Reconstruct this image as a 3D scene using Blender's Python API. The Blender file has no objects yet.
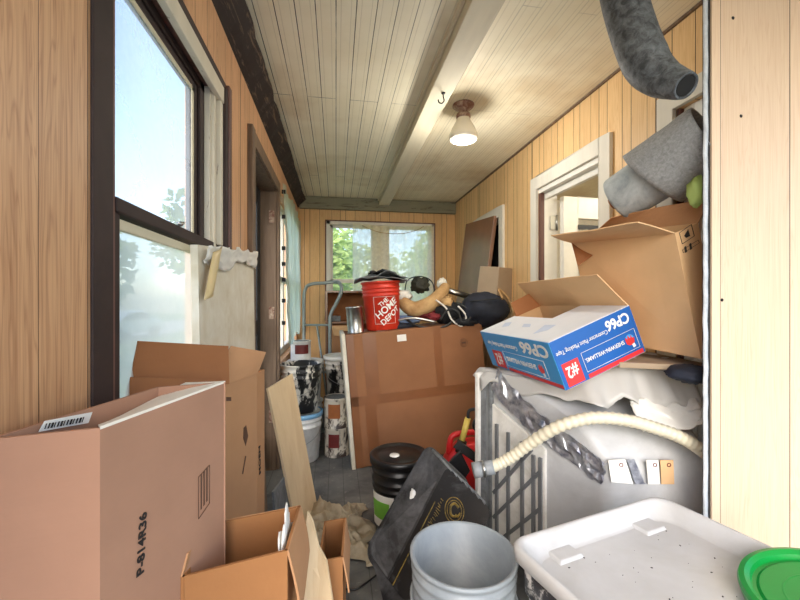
import bpy, bmesh, math, random
from mathutils import Vector, Matrix, noise as mnoise
random.seed(7)
C = bpy.context.scene.collection
S = bpy.context.scene
PI = math.pi
# ------------------------------------------------------------------ camera, world, light
F = 387.0
YAW = math.atan(64 / F)
cy, sy = math.cos(YAW), math.sin(YAW)
EYE = 1.24
cam = bpy.data.cameras.new('camera'); camo = bpy.data.objects.new('camera', cam); C.objects.link(camo)
cam.sensor_width = 36; cam.lens = 36 * F / 800; cam.clip_start = .02; cam.clip_end = 300
camo.location = (0, 0, EYE); camo.rotation_euler = (PI / 2, 0, -YAW)
S.camera = camo
S.view_settings.view_transform = 'Standard'; S.view_settings.look = 'None'
S.view_settings.exposure = 0.47; S.view_settings.gamma = 1.0; S.view_settings.use_curve_mapping = False
S.cycles.max_bounces = 10; S.cycles.diffuse_bounces = 7; S.cycles.transparent_max_bounces = 12
W = bpy.data.worlds.new('sky'); S.world = W; W.use_nodes = True
wn = W.node_tree; wn.nodes.clear()
wo = wn.nodes.new('ShaderNodeOutputWorld'); wb = wn.nodes.new('ShaderNodeBackground'); wsky = wn.nodes.new('ShaderNodeTexSky')
wsky.sky_type = 'NISHITA'; wsky.sun_disc = False; wsky.sun_elevation = math.radians(38); wsky.sun_rotation = math.radians(200)
wsky.air_density = 1.0; wsky.dust_density = 1.8; wsky.ozone_density = 1.0
wb.inputs['Strength'].default_value = 0.40
wn.links.new(wsky.outputs[0], wb.inputs[0]); wn.links.new(wb.outputs[0], wo.inputs[0])
def lamp(name, kind, loc, target, energy, color=(1, 1, 1), **kw):
    l = bpy.data.lights.new(name, kind); o = bpy.data.objects.new(name, l); C.objects.link(o)
    l.energy = energy; l.color = color
    for k, v in kw.items(): setattr(l, k, v)
    o.location = loc
    o.rotation_euler = (Vector(target) - Vector(loc)).to_track_quat('-Z', 'Y').to_euler()
    return o
# daylight: the sun behind the photographer, placed low and made wide as even fill light
lamp('sun', 'SUN', (-1.2, -8, 3.4), (0.3, 2, 0.8), .78, (1, .95, .88), angle=math.radians(34))

# ------------------------------------------------------------------ geometry helpers
def ray(px, py):
    u, v = px - 400, 300 - py
    return Vector((u * cy + F * sy, F * cy - u * sy, v)) / F
E0 = Vector((0, 0, EYE))
def at(px, py, d): return E0 + ray(px, py) * d
def onp(px, py, P0, n):
    r = ray(px, py); return E0 + r * ((Vector(P0) - E0).dot(n) / r.dot(n))
WM = {}
def wm(o): return WM.get(o.name, Matrix.Identity(4))
def V(*a): return Vector(a)
def rotm(x=0, y=0, z=0):
    return Matrix.Rotation(z, 4, 'Z') @ Matrix.Rotation(y, 4, 'Y') @ Matrix.Rotation(x, 4, 'X')
def TR(loc, x=0, y=0, z=0): return Matrix.Translation(Vector(loc)) @ rotm(x, y, z)
def frame(o, ex, ey, ez):
    m = Matrix.Identity(4)
    for i in range(3):
        m[i][0], m[i][1], m[i][2], m[i][3] = ex[i], ey[i], ez[i], o[i]
    return m
def catmull(p, k=6):
    p = [Vector(q) for q in p]; out = []
    for i in range(len(p) - 1):
        a = p[max(i - 1, 0)]; b = p[i]; c = p[i + 1]; d = p[min(i + 2, len(p) - 1)]
        for j in range(k):
            t = j / k
            out.append(.5 * ((2 * b) + (c - a) * t + (2 * a - 5 * b + 4 * c - d) * t * t + (3 * b - a - 3 * c + d) * t ** 3))
    out.append(p[-1]); return out
def fbm(p, s=1.0, o=3):
    p = Vector(p) * s; a = 0; w = 1
    for i in range(o):
        a += w * mnoise.noise(p); p = p * 2.03; w *= .5
    return a

class MB:
    def __init__(s): s.v = []; s.f = []; s.m = []; s.s = []
    def add(s, vs, fs, mi=0, sm=False, T=None):
        b = len(s.v)
        for q in vs:
            q = Vector(q); s.v.append(T @ q if T else q)
        for f in fs: s.f.append([b + i for i in f]); s.m.append(mi); s.s.append(sm)
        return s
    def box(s, lo, hi, mi=0, T=None):
        x0, y0, z0 = lo; x1, y1, z1 = hi
        vs = [(x0, y0, z0), (x1, y0, z0), (x1, y1, z0), (x0, y1, z0), (x0, y0, z1), (x1, y0, z1), (x1, y1, z1), (x0, y1, z1)]
        return s.add(vs, [(0, 3, 2, 1), (4, 5, 6, 7), (0, 1, 5, 4), (1, 2, 6, 5), (2, 3, 7, 6), (3, 0, 4, 7)], mi, False, T)
    def slab(s, pts, t, mi=0, T=None, side=0):
        p = [Vector(q) for q in pts]; n = (p[1] - p[0]).cross(p[-1] - p[0]).normalized()
        a = n * t * (.5 if side == 0 else (1 if side > 0 else 0)); b = a - n * t
        k = len(p)
        vs = [q + b for q in p] + [q + a for q in p]
        fs = [tuple(reversed(range(k))), tuple(range(k, 2 * k))] + [(i, (i + 1) % k, k + (i + 1) % k, k + i) for i in range(k)]
        return s.add(vs, fs, mi, False, T)
    def tube(s, pts, r, n=10, mi=0, T=None, caps=True, closed=False):
        p = [Vector(q) for q in pts]; k = len(p)
        rr = r if isinstance(r, (list, tuple)) else [r] * k
        vs = []; t0 = None
        for i in range(k):
            if closed: t = p[(i + 1) % k] - p[i - 1]
            else: t = p[min(i + 1, k - 1)] - p[max(i - 1, 0)]
            t.normalize()
            if t0 is None:
                a = t.orthogonal().normalized()
            else:
                a = (a - t * a.dot(t)).normalized()
            t0 = t; b = t.cross(a)
            for j in range(n):
                w = 2 * PI * j / n
                vs.append(p[i] + (a * math.cos(w) + b * math.sin(w)) * rr[i])
        fs = []
        for i in range(k if closed else k - 1):
            i2 = (i + 1) % k
            for j in range(n):
                fs.append((i * n + j, i * n + (j + 1) % n, i2 * n + (j + 1) % n, i2 * n + j))
        s.add(vs, fs, mi, True, T)
        if caps and not closed:
            s.add(vs[:n], [tuple(reversed(range(n)))], mi, False, T); s.add(vs[-n:], [tuple(range(n))], mi, False, T)
        return s
    def lathe(s, prof, n=36, mi=0, T=None, sm=True, a0=0, a1=2 * PI):
        full = abs(a1 - a0 - 2 * PI) < 1e-6
        m = n if full else n + 1; vs = []; fs = []
        for (r, z) in prof:
            for j in range(m):
                w = a0 + (a1 - a0) * j / n; vs.append((r * math.cos(w), r * math.sin(w), z))
        for i in range(len(prof) - 1):
            for j in range(n):
                j2 = (j + 1) % m
                fs.append((i * m + j, i * m + j2, (i + 1) * m + j2, (i + 1) * m + j))
        return s.add(vs, fs, mi, sm, T)
    def grid(s, fn, nu, nv, mi=0, T=None, sm=True, cu=False, cv=False):
        vs = []; 
        for i in range(nu + (0 if cu else 1)):
            for j in range(nv + (0 if cv else 1)): vs.append(fn(i / nu, j / nv))
        a = nu if cu else nu + 1; b = nv if cv else nv + 1; fs = []
        for i in range(nu):
            for j in range(nv):
                i2 = (i + 1) % a; j2 = (j + 1) % b
                fs.append((i * b + j, i2 * b + j, i2 * b + j2, i * b + j2))
        return s.add(vs, fs, mi, sm, T)
    def blob(s, c, r, amp=.1, fs_=4, seed=0, n=28, mi=0, T=None):
        c = Vector(c)
        def fn(u, v):
            th = PI * v; ph = 2 * PI * u
            d = Vector((math.sin(th) * math.cos(ph), math.sin(th) * math.sin(ph), math.cos(th)))
            k = 1 + amp * fbm(d + V(seed, seed * .7, 0), fs_)
            return c + Vector((d.x * r[0], d.y * r[1], d.z * r[2])) * k
        return s.grid(fn, n, n // 2, mi, T, True, True, False)
    def build(s, name, mats, parent=None, bevel=0, solid=0, subsurf=0):
        me = bpy.data.meshes.new(name)
        inv = wm(parent).inverted() if parent else None
        me.from_pydata([tuple(inv @ q) if inv else tuple(q) for q in s.v], [], s.f)
        if not isinstance(mats, (list, tuple)): mats = [mats]
        for m in mats: me.materials.append(m)
        me.polygons.foreach_set('material_index', s.m); me.polygons.foreach_set('use_smooth', s.s)
        bm = bmesh.new(); bm.from_mesh(me); bmesh.ops.remove_doubles(bm, verts=bm.verts, dist=1e-6)
        bmesh.ops.recalc_face_normals(bm, faces=bm.faces); bm.to_mesh(me); bm.free()
        me.update()
        o = bpy.data.objects.new(name, me); C.objects.link(o)
        if parent: o.parent = parent; WM[o.name] = wm(parent)
        if solid:
            d = o.modifiers.new('thickness', 'SOLIDIFY'); d.thickness = solid; d.offset = 0
        if bevel:
            d = o.modifiers.new('bevel', 'BEVEL'); d.width = bevel; d.segments = 2; d.limit_method = 'ANGLE'; d.angle_limit = math.radians(40)
        if subsurf:
            d = o.modifiers.new('subsurf', 'SUBSURF'); d.levels = subsurf; d.render_levels = subsurf
        return o
def tag(o, label, cat, group=None, kind=None):
    o['label'] = label; o['category'] = cat
    if group: o['group'] = group
    if kind: o['kind'] = kind
    return o
def thing(name, label, cat, loc, group=None):
    o = bpy.data.objects.new(name, None); C.objects.link(o); o.empty_display_size = .05
    o.location = loc; WM[o.name] = Matrix.Translation(Vector(loc))
    return tag(o, label, cat, group)
def struct(o): o['kind'] = 'structure'; return o

# ------------------------------------------------------------------ materials
def lin(c):
    return tuple(((x / 255) / 12.92 if x / 255 <= .04045 else ((x / 255 + .055) / 1.055) ** 2.4) for x in c) + (1,)
class NT:
    def __init__(s, name):
        s.mat = bpy.data.materials.new(name); s.mat.use_nodes = True; s.t = s.mat.node_tree; s.t.nodes.clear()
        s.out = s.n('ShaderNodeOutputMaterial')
    def n(s, kind, **kw):
        q = s.t.nodes.new(kind)
        for k, v in kw.items():
            if k in ('operation', 'blend_type', 'data_type', 'noise_dimensions', 'feature', 'wave_type', 'bands_direction', 'use_clamp', 'offset', 'offset_frequency', 'distance'): setattr(q, k, v)
        return q
    def l(s, a, b): s.t.links.new(a, b)
    def put(s, sock, v):
        if hasattr(v, 'is_linked') or hasattr(v, 'links'): s.l(v, sock)
        else: sock.default_value = v
    def math(s, op, a, b=0, c=None):
        q = s.n('ShaderNodeMath', operation=op); s.put(q.inputs[0], a); s.put(q.inputs[1], b)
        if c is not None: s.put(q.inputs[2], c)
        return q.outputs[0]
    def mix(s, fac, a, b, blend='MIX'):
        q = s.n('ShaderNodeMixRGB', blend_type=blend); s.put(q.inputs[0], fac); s.put(q.inputs[1], a); s.put(q.inputs[2], b)
        return q.outputs[0]
    def coord(s, scale=(1, 1, 1), rot=(0, 0, 0), kind='Object'):
        tc = s.n('ShaderNodeTexCoord'); mp = s.n('ShaderNodeMapping'); s.l(tc.outputs[kind], mp.inputs[0])
        mp.inputs['Scale'].default_value = scale; mp.inputs['Rotation'].default_value = rot
        return mp.outputs[0]
    def noise(s, vec, scale=5, detail=4, rough=.55, dist=0):
        q = s.n('ShaderNodeTexNoise'); s.l(vec, q.inputs['Vector']); q.inputs['Scale'].default_value = scale
        q.inputs['Detail'].default_value = detail; q.inputs['Roughness'].default_value = rough; q.inputs['Distortion'].default_value = dist
        return q.outputs[0]
    def ramp(s, fac, a, b):
        q = s.n('ShaderNodeMapRange'); q.clamp = True; s.put(q.inputs[0], fac); q.inputs[1].default_value = a; q.inputs[2].default_value = b
        return q.outputs[0]
    def bsdf(s, color, rough=.6, metal=0, spec=.5, bump=None, bstr=.2, bdist=.01, alpha=None, trans=0):
        q = s.n('ShaderNodeBsdfPrincipled'); s.put(q.inputs['Base Color'], color); s.put(q.inputs['Roughness'], rough)
        s.put(q.inputs['Metallic'], metal); q.inputs['Specular IOR Level'].default_value = spec
        if trans: q.inputs['Transmission Weight'].default_value = trans
        if bump is not None:
            b = s.n('ShaderNodeBump'); b.inputs['Strength'].default_value = bstr; b.inputs['Distance'].default_value = bdist
            s.l(bump, b.inputs['Height']); s.l(b.outputs[0], q.inputs['Normal'])
        return q.outputs[0]
    def done(s, sh): s.l(sh, s.out.inputs[0]); return s.mat

def plain(name, c, rough=.55, metal=0, var=.12, scale=9, bump=0, c2=None, spec=.5):
    k = NT(name); v = k.coord(); n = k.noise(v, scale, 5)
    col = lin(c); dk = lin(c2) if c2 else tuple(x * (1 - var * 2.2) for x in col[:3]) + (1,)
    f = k.ramp(n, .3, .72)
    return k.done(k.bsdf(k.mix(f, dk, col), rough, metal, spec, n if bump else None, bump))
def smudged(name, c, stain, amount=.5, scale=6, rough=.5, stretch=(1, 1, 1), spec=.5, soft=.16):
    k = NT(name); v = k.coord(stretch); n = k.noise(v, scale, 6, .65, .6); n2 = k.noise(v, scale * 7, 3)
    f = k.ramp(k.math('ADD', n, k.math('MULTIPLY', n2, .15)), 1.05 - amount - soft, 1.05 - amount + soft)
    return k.done(k.bsdf(k.mix(f, lin(c), lin(stain)), rough, 0, spec, n2, .08))
def cardboard(name, c, var=.06):
    k = NT(name); v = k.coord(); n = k.noise(v, 4, 5); fine = k.noise(k.coord((1, 1, 90)), 6, 2); n3 = k.noise(v, 60, 2)
    col = lin(c); dk = tuple(x * (1 - 3 * var) for x in col[:3]) + (1,)
    cc = k.mix(k.ramp(n, .3, .7), dk, col)
    cc = k.mix(k.math('MULTIPLY', k.ramp(fine, .35, .7), .10), cc, tuple(x * .8 for x in col[:3]) + (1,))
    return k.done(k.bsdf(cc, .8, 0, .25, n3, .05))
def woodpanel(name, c, dark, axis, grooves, period, joints=(), shift=0.0, grain=1.0, gw=.002):
    """sheet wood-grain panelling: vertical grooves at set places in each period, real seams where sheets meet"""
    k = NT(name); tc = k.n('ShaderNodeTexCoord'); sp = k.n('ShaderNodeSeparateXYZ'); k.l(tc.outputs['Object'], sp.inputs[0])
    x = sp.outputs[axis]; xs = k.math('ADD', x, shift + 40 * period)
    md = k.math('MODULO', xs, period); acc = None
    for g in grooves:
        q = k.math('COMPARE', md, g, gw); acc = q if acc is None else k.math('MAXIMUM', acc, q)
    for j in joints: acc = k.math('MAXIMUM', acc, k.math('COMPARE', x, j, .0045))
    # each strip has a tone and grain offset of its own
    idx = k.math('FLOOR', k.math('DIVIDE', xs, period)); 
    for g in grooves: idx = k.math('ADD', idx, k.math('MULTIPLY', k.math('GREATER_THAN', md, g), 1.37))
    cb = k.n('ShaderNodeCombineXYZ'); k.l(k.math('ADD', k.math('MULTIPLY', xs, 17.0), k.math('MULTIPLY', idx, 3.1)), cb.inputs[0]); k.l(idx, cb.inputs[1])
    k.l(k.math('MULTIPLY', sp.outputs[2], .85), cb.inputs[2])
    n1 = k.noise(cb.outputs[0], 1.1, 3, .5, .9)
    rings = k.math('PINGPONG', k.math('MULTIPLY', n1, 13.0), .5)
    cb2 = k.n('ShaderNodeCombineXYZ'); k.l(k.math('MULTIPLY', xs, 240), cb2.inputs[0]); k.l(k.math('MULTIPLY', sp.outputs[2], 4), cb2.inputs[2]); k.l(idx, cb2.inputs[1])
    n2 = k.noise(cb2.outputs[0], 1.0, 3)
    rg = k.math('MULTIPLY', k.ramp(rings, .28, .5), .42)
    f = k.math('MULTIPLY', k.math('ADD', rg, k.math('MULTIPLY', k.ramp(n2, .42, .75), .6)), grain)
    tone = k.math('MULTIPLY', k.math('SINE', k.math('MULTIPLY', idx, 12.7)), .05)
    base = k.mix(f, lin(c), lin(dark))
    hs = k.n('ShaderNodeHueSaturation'); k.l(base, hs.inputs['Color']); k.l(k.math('ADD', tone, 1.0), hs.inputs['Value'])
    col = k.mix(acc, hs.outputs[0], tuple(q * .16 for q in lin(dark)[:3]) + (1,))
    ht = k.math('SUBTRACT', k.math('MULTIPLY', n2, .06), acc)
    return k.done(k.bsdf(col, .5, 0, .4, ht, .5, .004))
def wood(name, c, dark, stretch=(14, 14, 1), rough=.55, amt=.8):
    k = NT(name); v = k.coord(stretch); n = k.noise(v, 1.6, 5, .6, 1.2); n2 = k.noise(v, 12, 3)
    return k.done(k.bsdf(k.mix(k.math('MULTIPLY', k.ramp(n, .35, .7), amt), lin(c), lin(dark)), rough, 0, .4, n2, .08))
def weathered(name, c, bare, amt=.5, stretch=(3, 1, 3), scale=8):
    k = NT(name); v = k.coord(stretch); n = k.noise(v, scale, 8, .72, .5); f = k.ramp(n, 1 - amt - .04, 1 - amt + .04); m = k.noise(v, 3, 4)
    col = k.mix(f, k.mix(m, lin(c), tuple(q * .75 for q in lin(c)[:3]) + (1,)), lin(bare))
    return k.done(k.bsdf(col, .7, 0, .3, k.math('SUBTRACT', 1, f), .3, .004))

m_wall_left = woodpanel('wood panelling pinkish tan', (212, 166, 124), (166, 116, 80), 1, (.0, .115, .21, .325), .43, (1.86,), .215, 1.0, .0013)
m_wall_right = woodpanel('wood panelling honey', (228, 192, 140), (200, 154, 98), 1, (.0, .10, .16, .27, .335), .405, (2.66, 3.74, 1.54), .03, .8)
m_wall_back = woodpanel('wood panelling honey back', (216, 176, 122), (188, 140, 86), 0, (.0, .10, .16, .27), .405, (), .05, .8)
m_wall_near = woodpanel('wood panelling pale', (222, 196, 168), (202, 166, 134), 0, (.0, .29), .41, (), .34, .7)

def beadboard():
    k = NT('cream painted beadboard'); tc = k.n('ShaderNodeTexCoord'); sp = k.n('ShaderNodeSeparateXYZ'); k.l(tc.outputs['Object'], sp.inputs[0])
    cb = k.n('ShaderNodeCombineXYZ'); k.l(sp.outputs[1], cb.inputs[0]); k.l(sp.outputs[0], cb.inputs[1])
    br = k.n('ShaderNodeTexBrick'); k.l(cb.outputs[0], br.inputs['Vector']); br.offset = .37; br.offset_frequency = 3
    br.inputs['Scale'].default_value = 1; br.inputs['Brick Width'].default_value = 2.3; br.inputs['Row Height'].default_value = .082
    br.inputs['Mortar Size'].default_value = .0022; br.inputs['Mortar Smooth'].default_value = .3; br.inputs['Bias'].default_value = 0
    md = k.math('MODULO', k.math('ADD', sp.outputs[0], 8.2), .041); bead = k.math('COMPARE', md, .0205, .002)
    v = k.coord((1, 1, 1)); n = k.noise(v, 2.2, 6, .6); n2 = k.noise(k.coord((9, .8, 1)), 3, 6, .7); n3 = k.noise(v, 1.3, 4, .6)
    # bare seams open up towards the left wall
    left = k.ramp(sp.outputs[0], .9, -.1)
    seam = k.math('MULTIPLY', br.outputs['Fac'], k.math('ADD', .22, k.math('MULTIPLY', k.math('MULTIPLY', left, k.ramp(n2, .32, .5)), .9)))
    base = k.mix(k.ramp(n, .35, .7), lin((230, 220, 190)), lin((242, 234, 208)))
    base = k.mix(k.math('MULTIPLY', k.ramp(n3, .52, .70), .42), base, lin((176, 138, 78)))
    base = k.mix(k.math('MULTIPLY', bead, .18), base, lin((120, 104, 76)))
    chip = k.math('MULTIPLY', k.ramp(n2, .70, .74), left)
    base = k.mix(k.math('MULTIPLY', chip, .55), base, lin((92, 80, 66)))
    col = k.mix(seam, base, lin((52, 46, 40)))
    ht = k.math('SUBTRACT', 0, k.math('MAXIMUM', br.outputs['Fac'], k.math('MULTIPLY', bead, .5)))
    return k.done(k.bsdf(col, .55, 0, .35, ht, .5, .005))
m_ceiling = beadboard()
def floor_mat():
    k = NT('worn grey painted boards'); tc = k.n('ShaderNodeTexCoord'); sp = k.n('ShaderNodeSeparateXYZ'); k.l(tc.outputs['Object'], sp.inputs[0])
    md = k.math('MODULO', k.math('ADD', sp.outputs[0], 8), .1); gap = k.math('COMPARE', md, .05, .0022)
    v = k.coord(); n = k.noise(v, 3.5, 7, .65, .4); n2 = k.noise(v, 26, 4)
    c = k.mix(k.ramp(n, .38, .62), lin((80, 80, 79)), lin((112, 111, 107)))
    c = k.mix(k.math('MULTIPLY', k.ramp(n2, .62, .72), .6), c, lin((140, 137, 130)))
    c = k.mix(k.math('MULTIPLY', gap, .5), c, lin((40, 38, 36)))
    return k.done(k.bsdf(c, .6, 0, .35, n2, .12))
m_floor = floor_mat()
m_cream = weathered('cream trim paint', (226, 216, 188), (170, 146, 104), .30, (9, 1, 9), 4)
m_white = weathered('white trim paint', (232, 228, 216), (150, 128, 100), .27, (6, 6, 1.2), 5)
m_white_clean = plain('white door paint', (236, 234, 226), .45, 0, .05)
m_white_peel = weathered('peeling white paint', (224, 214, 194), (128, 108, 90), .36, (12, 5, 2), 5)
m_blackwood = weathered('blackened crown wood', (52, 42, 38), (108, 88, 70), .40, (6, 1, 9), 6)
m_darkbrown = wood('dark brown window wood', (62, 46, 42), (38, 27, 25), (30, 2, 2), .7)
m_redbrown = wood('red brown window trim', (112, 76, 66), (70, 45, 40), (20, 20, 1), .5)
m_doorbrown = wood('grey brown door jamb', (124, 102, 82), (84, 66, 52), (20, 20, 1), .6)
m_greengrey = weathered('grey green painted beam', (140, 136, 112), (92, 84, 66), .42, (1, 6, 6), 3)
m_black = plain('black plastic', (22, 22, 24), .38, 0, .2, 14)
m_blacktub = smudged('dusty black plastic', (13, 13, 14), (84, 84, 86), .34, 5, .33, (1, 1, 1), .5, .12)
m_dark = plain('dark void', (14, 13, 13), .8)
m_strip = smudged('grey foam edging', (200, 204, 208), (168, 172, 176), .42, 16, .7)
m_charcoal = plain('charcoal rubber', (36, 38, 40), .6, 0, .25, 40)
m_rubber = smudged('mottled grey felt', (104, 106, 108), (166, 168, 170), .5, 90, .85, (1, 1, 1), .5, .3)
m_cb_pink = cardboard('cardboard pinkish', (180, 136, 110))
m_cb_tan = cardboard('cardboard tan', (190, 142, 102))
m_cb_brown = cardboard('cardboard brown', (166, 114, 70))
m_cb_inside = cardboard('cardboard inner brown', (158, 104, 66))
m_cb_light = cardboard('cardboard pale tan', (222, 182, 136))
m_cb_dull = cardboard('cardboard dull brown', (150, 104, 72))
m_cb_grey = cardboard('cardboard greyish', (172, 152, 128))
m_tape = plain('packing tape', (136, 88, 56), .3, 0, .06)
m_ink = plain('black printing ink', (30, 26, 24), .7, 0, .05)
m_ink_brown = plain('brown printing ink', (92, 62, 44), .7, 0, .05)
m_paper = plain('white paper', (236, 234, 228), .7, 0, .05)
m_ply = wood('pale plywood', (230, 206, 168), (206, 174, 130), (8, 8, 1), .6, .6)
m_foam = smudged('white foam board', (228, 222, 206), (206, 194, 168), .45, 5, .6)
m_filmbit = plain('yellowed plastic film', (214, 190, 140), .35, 0, .1)
m_bluewhite = plain('carton white', (226, 228, 232), .45, 0, .03)
m_cpblue = plain('carton blue', (24, 92, 170), .4, 0, .06)
m_cpblue_light = plain('carton light blue', (66, 160, 222), .4, 0, .06)
m_cpred = plain('carton red', (214, 50, 50), .4, 0, .04)
m_redbucket = plain('orange red bucket plastic', (206, 52, 30), .42, 0, .06)
m_greybucket = smudged('grey bucket plastic', (134, 143, 150), (158, 166, 172), .42, 4, .42)
m_ribgrey = plain('grey rib plastic', (116, 118, 120), .45, 0, .1)
m_white_plastic = smudged('white plastic', (230, 228, 222), (190, 186, 176), .38, 6, .42)
m_tub = smudged('off white appliance plastic', (194, 195, 196), (168, 168, 168), .42, 3, .35)
m_tray = smudged('white tray plastic', (196, 196, 196), (182, 181, 178), .42, 4, .4)
m_dirt = plain('dark dirt', (44, 40, 36), .9)
m_traystain = smudged('stained black band', (46, 46, 50), (190, 188, 184), .44, 30, .5, (1, 1, 1), .5, .05)
m_green = plain('green lid plastic', (10, 138, 56), .28, 0, .08)
m_bluerim = plain('light blue rim plastic', (120, 170, 206), .4)
m_paintdrip = smudged('paint splashed white', (214, 208, 196), (22, 21, 22), .50, 5, .45, (1, 1, .5), .5, .02)
m_can = smudged('paint can label', (206, 196, 178), (58, 44, 38), .46, 7, .45, (1, 1, .8), .5, .04)
m_canorange = plain('orange brown label', (170, 96, 40), .5, 0, .2)
m_canred = plain('dark red label', (120, 36, 30), .5, 0, .2)
m_steel = plain('brushed steel', (190, 190, 186), .3, 1, .12)
m_galv = smudged('galvanised grey', (128, 132, 134), (88, 90, 92), .46, 14, .5)
m_truck = plain('grey green painted tube', (150, 160, 158), .4, .2, .15)
m_foil = plain('crinkled silver foil', (226, 228, 234), .3, .7, .4, 26, .4, (120, 122, 138))
m_hose = plain('cream corrugated plastic', (222, 214, 190), .42, 0, .08)
m_hosegrey = plain('grey rubber end', (150, 154, 156), .5)
m_navy = plain('navy cloth', (36, 42, 58), .85, 0, .3, 12, .2)
m_blackcloth = plain('black cloth', (30, 31, 36), .85, 0, .3, 12, .2)
m_bluecloth = plain('blue striped cloth', (122, 146, 180), .85, 0, .2, 16, .1, (52, 66, 104))
m_maroon = plain('maroon cloth', (120, 34, 40), .85, 0, .2, 10)
m_tanbag = plain('tan canvas', (202, 168, 118), .8, 0, .12, 14, .1, (156, 118, 74))
m_whitecloth = plain('white cloth', (232, 228, 218), .85, 0, .08, 12, .1)
m_olive = plain('olive black', (52, 52, 40), .7, 0, .35, 30)
m_dropcloth = smudged('beige drop cloth', (178, 164, 140), (146, 132, 108), .45, 8, .9)
m_brownlam = plain('brown laminate', (142, 104, 82), .2, 0, .12, 4)
m_red = plain('red fuel can plastic', (206, 34, 36), .38, 0, .08)
m_yellow = plain('pale yellow spout', (222, 196, 96), .4)
m_gold = plain('worn gold print', (176, 148, 66), .5, 0, .4, 60)
m_rust = smudged('rusty brown metal', (112, 66, 48), (200, 184, 160), .40, 22, .6)
m_fabric_film = None
def sheetplastic(name, c, tr=.35, scale=5):
    k = NT(name); n = k.noise(k.coord(), scale, 4)
    d = k.bsdf(k.mix(n, lin(c), lin(tuple(q - 22 for q in c))), .32, 0, .5, n, .12)
    t = k.n('ShaderNodeBsdfTranslucent'); t.inputs[0].default_value = lin(c)
    a = k.n('ShaderNodeMixShader'); a.inputs[0].default_value = tr; k.l(d, a.inputs[1]); k.l(t.outputs[0], a.inputs[2])
    return k.done(a.outputs[0])
m_sheet = sheetplastic('milky plastic sheeting', (216, 214, 210), .25)
def veil(name, c, opacity, scale=3, stretch=(1, 1, 1), weave=0):
    """dusty glass, film or sheer cloth: part clear, part scattering"""
    k = NT(name); n = k.noise(k.coord(stretch), scale, 6, .62)
    tr = k.n('ShaderNodeBsdfTransparent'); tl = k.n('ShaderNodeBsdfTranslucent'); tl.inputs[0].default_value = lin(c)
    df = k.n('ShaderNodeBsdfDiffuse'); df.inputs[0].default_value = lin(c)
    a = k.n('ShaderNodeMixShader'); a.inputs[0].default_value = .25; k.l(tl.outputs[0], a.inputs[1]); k.l(df.outputs[0], a.inputs[2])
    b = k.n('ShaderNodeMixShader'); f = k.math('ADD', opacity, k.math('MULTIPLY', k.math('SUBTRACT', n, .5), .5)); 
    k.l(k.ramp(f, 0, 1), b.inputs[0]); k.l(tr.outputs[0], b.inputs[1]); k.l(a.outputs[0], b.inputs[2])
    return k.done(b.outputs[0])
m_glass_hazy = veil('dusty window glass', (226, 230, 232), .30)
m_glass_film = veil('glass under plastic film', (232, 234, 226), .54)
m_glass = veil('window glass', (220, 226, 226), .10)
m_lace = veil('sheer lace curtain', (255, 246, 222), .76, 30)
m_greencurtain = veil('pale green film curtain', (208, 222, 206), .80, 4, (1, 1, .4))
m_clear_dark = plain('dark room glass', (44, 46, 46), .08, 0, .3, 5)
k = NT('frosted white lamp glass'); m_lampglass = k.done(k.bsdf(lin((236, 230, 212)), .2, 0, .5))
# outdoors
m_grass = plain('grass', (120, 140, 84), .9, 0, .25, 3)
m_street = plain('asphalt', (150, 148, 144), .9, 0, .08, 3)
def leafmat(name, c, c2):
    k = NT(name); n = k.noise(k.coord(), 1.2, 3); col = k.mix(n, lin(c), lin(c2))
    d = k.n('ShaderNodeBsdfDiffuse'); t = k.n('ShaderNodeBsdfTranslucent'); k.l(col, d.inputs[0]); k.l(col, t.inputs[0])
    a = k.n('ShaderNodeMixShader'); a.inputs[0].default_value = .45; k.l(d.outputs[0], a.inputs[1]); k.l(t.outputs[0], a.inputs[2])
    return k.done(a.outputs[0])
m_leaf = leafmat('bright leaves', (180, 206, 116), (222, 232, 166)); m_leaf2 = leafmat('dull leaves', (120, 150, 96), (160, 180, 124))
m_bark = plain('bark', (96, 82, 68), .9, 0, .3, 12)
m_siding = plain('pale siding', (214, 212, 206), .7, 0, .05)
m_roof = plain('grey roof shingles', (110, 108, 108), .9, 0, .15)
m_carpaint = plain('silver car paint', (190, 196, 204), .25, .5, .03)

# ------------------------------------------------------------------ lettering and decals
def text_px(s, A, B, P0, n, mat, parent, stretch=1.0, name='lettering', off=.0012, bold=.0):
    n = Vector(n).normalized()
    if n.dot(E0 - Vector(P0)) < 0: n = -n
    a = onp(*A, P0, n); b = onp(*B, P0, n); ex = b - a; w = ex.length; ex.normalize(); ey = n.cross(ex)
    cu = bpy.data.curves.new('t', 'FONT'); cu.body = s; cu.size = 1; cu.extrude = .004; cu.offset = bold
    ob = bpy.data.objects.new('t', cu); C.objects.link(ob)
    dg = bpy.context.evaluated_depsgraph_get(); me = bpy.data.meshes.new_from_object(ob.evaluated_get(dg))
    bpy.data.objects.remove(ob); bpy.data.curves.remove(cu)
    xs = [v.co.x for v in me.vertices]; x0, x1 = min(xs), max(xs); sc = w / (x1 - x0)
    T = frame(a + n * off, ex * sc, ey * sc * stretch, n * .1) @ Matrix.Translation((-x0, 0, 0))
    me.transform(wm(parent).inverted() @ T); me.materials.clear(); me.materials.append(mat); me.name = name
    o = bpy.data.objects.new(name, me); C.objects.link(o); o.parent = parent; WM[o.name] = wm(parent)
    return o
def decal(mb, pxs, P0, n, t=.0006, mi=0, off=.0006):
    n = Vector(n).normalized()
    if n.dot(E0 - Vector(P0)) < 0: n = -n
    return mb.slab([onp(*q, P0, n) + n * off for q in pxs], t, mi)
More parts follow.
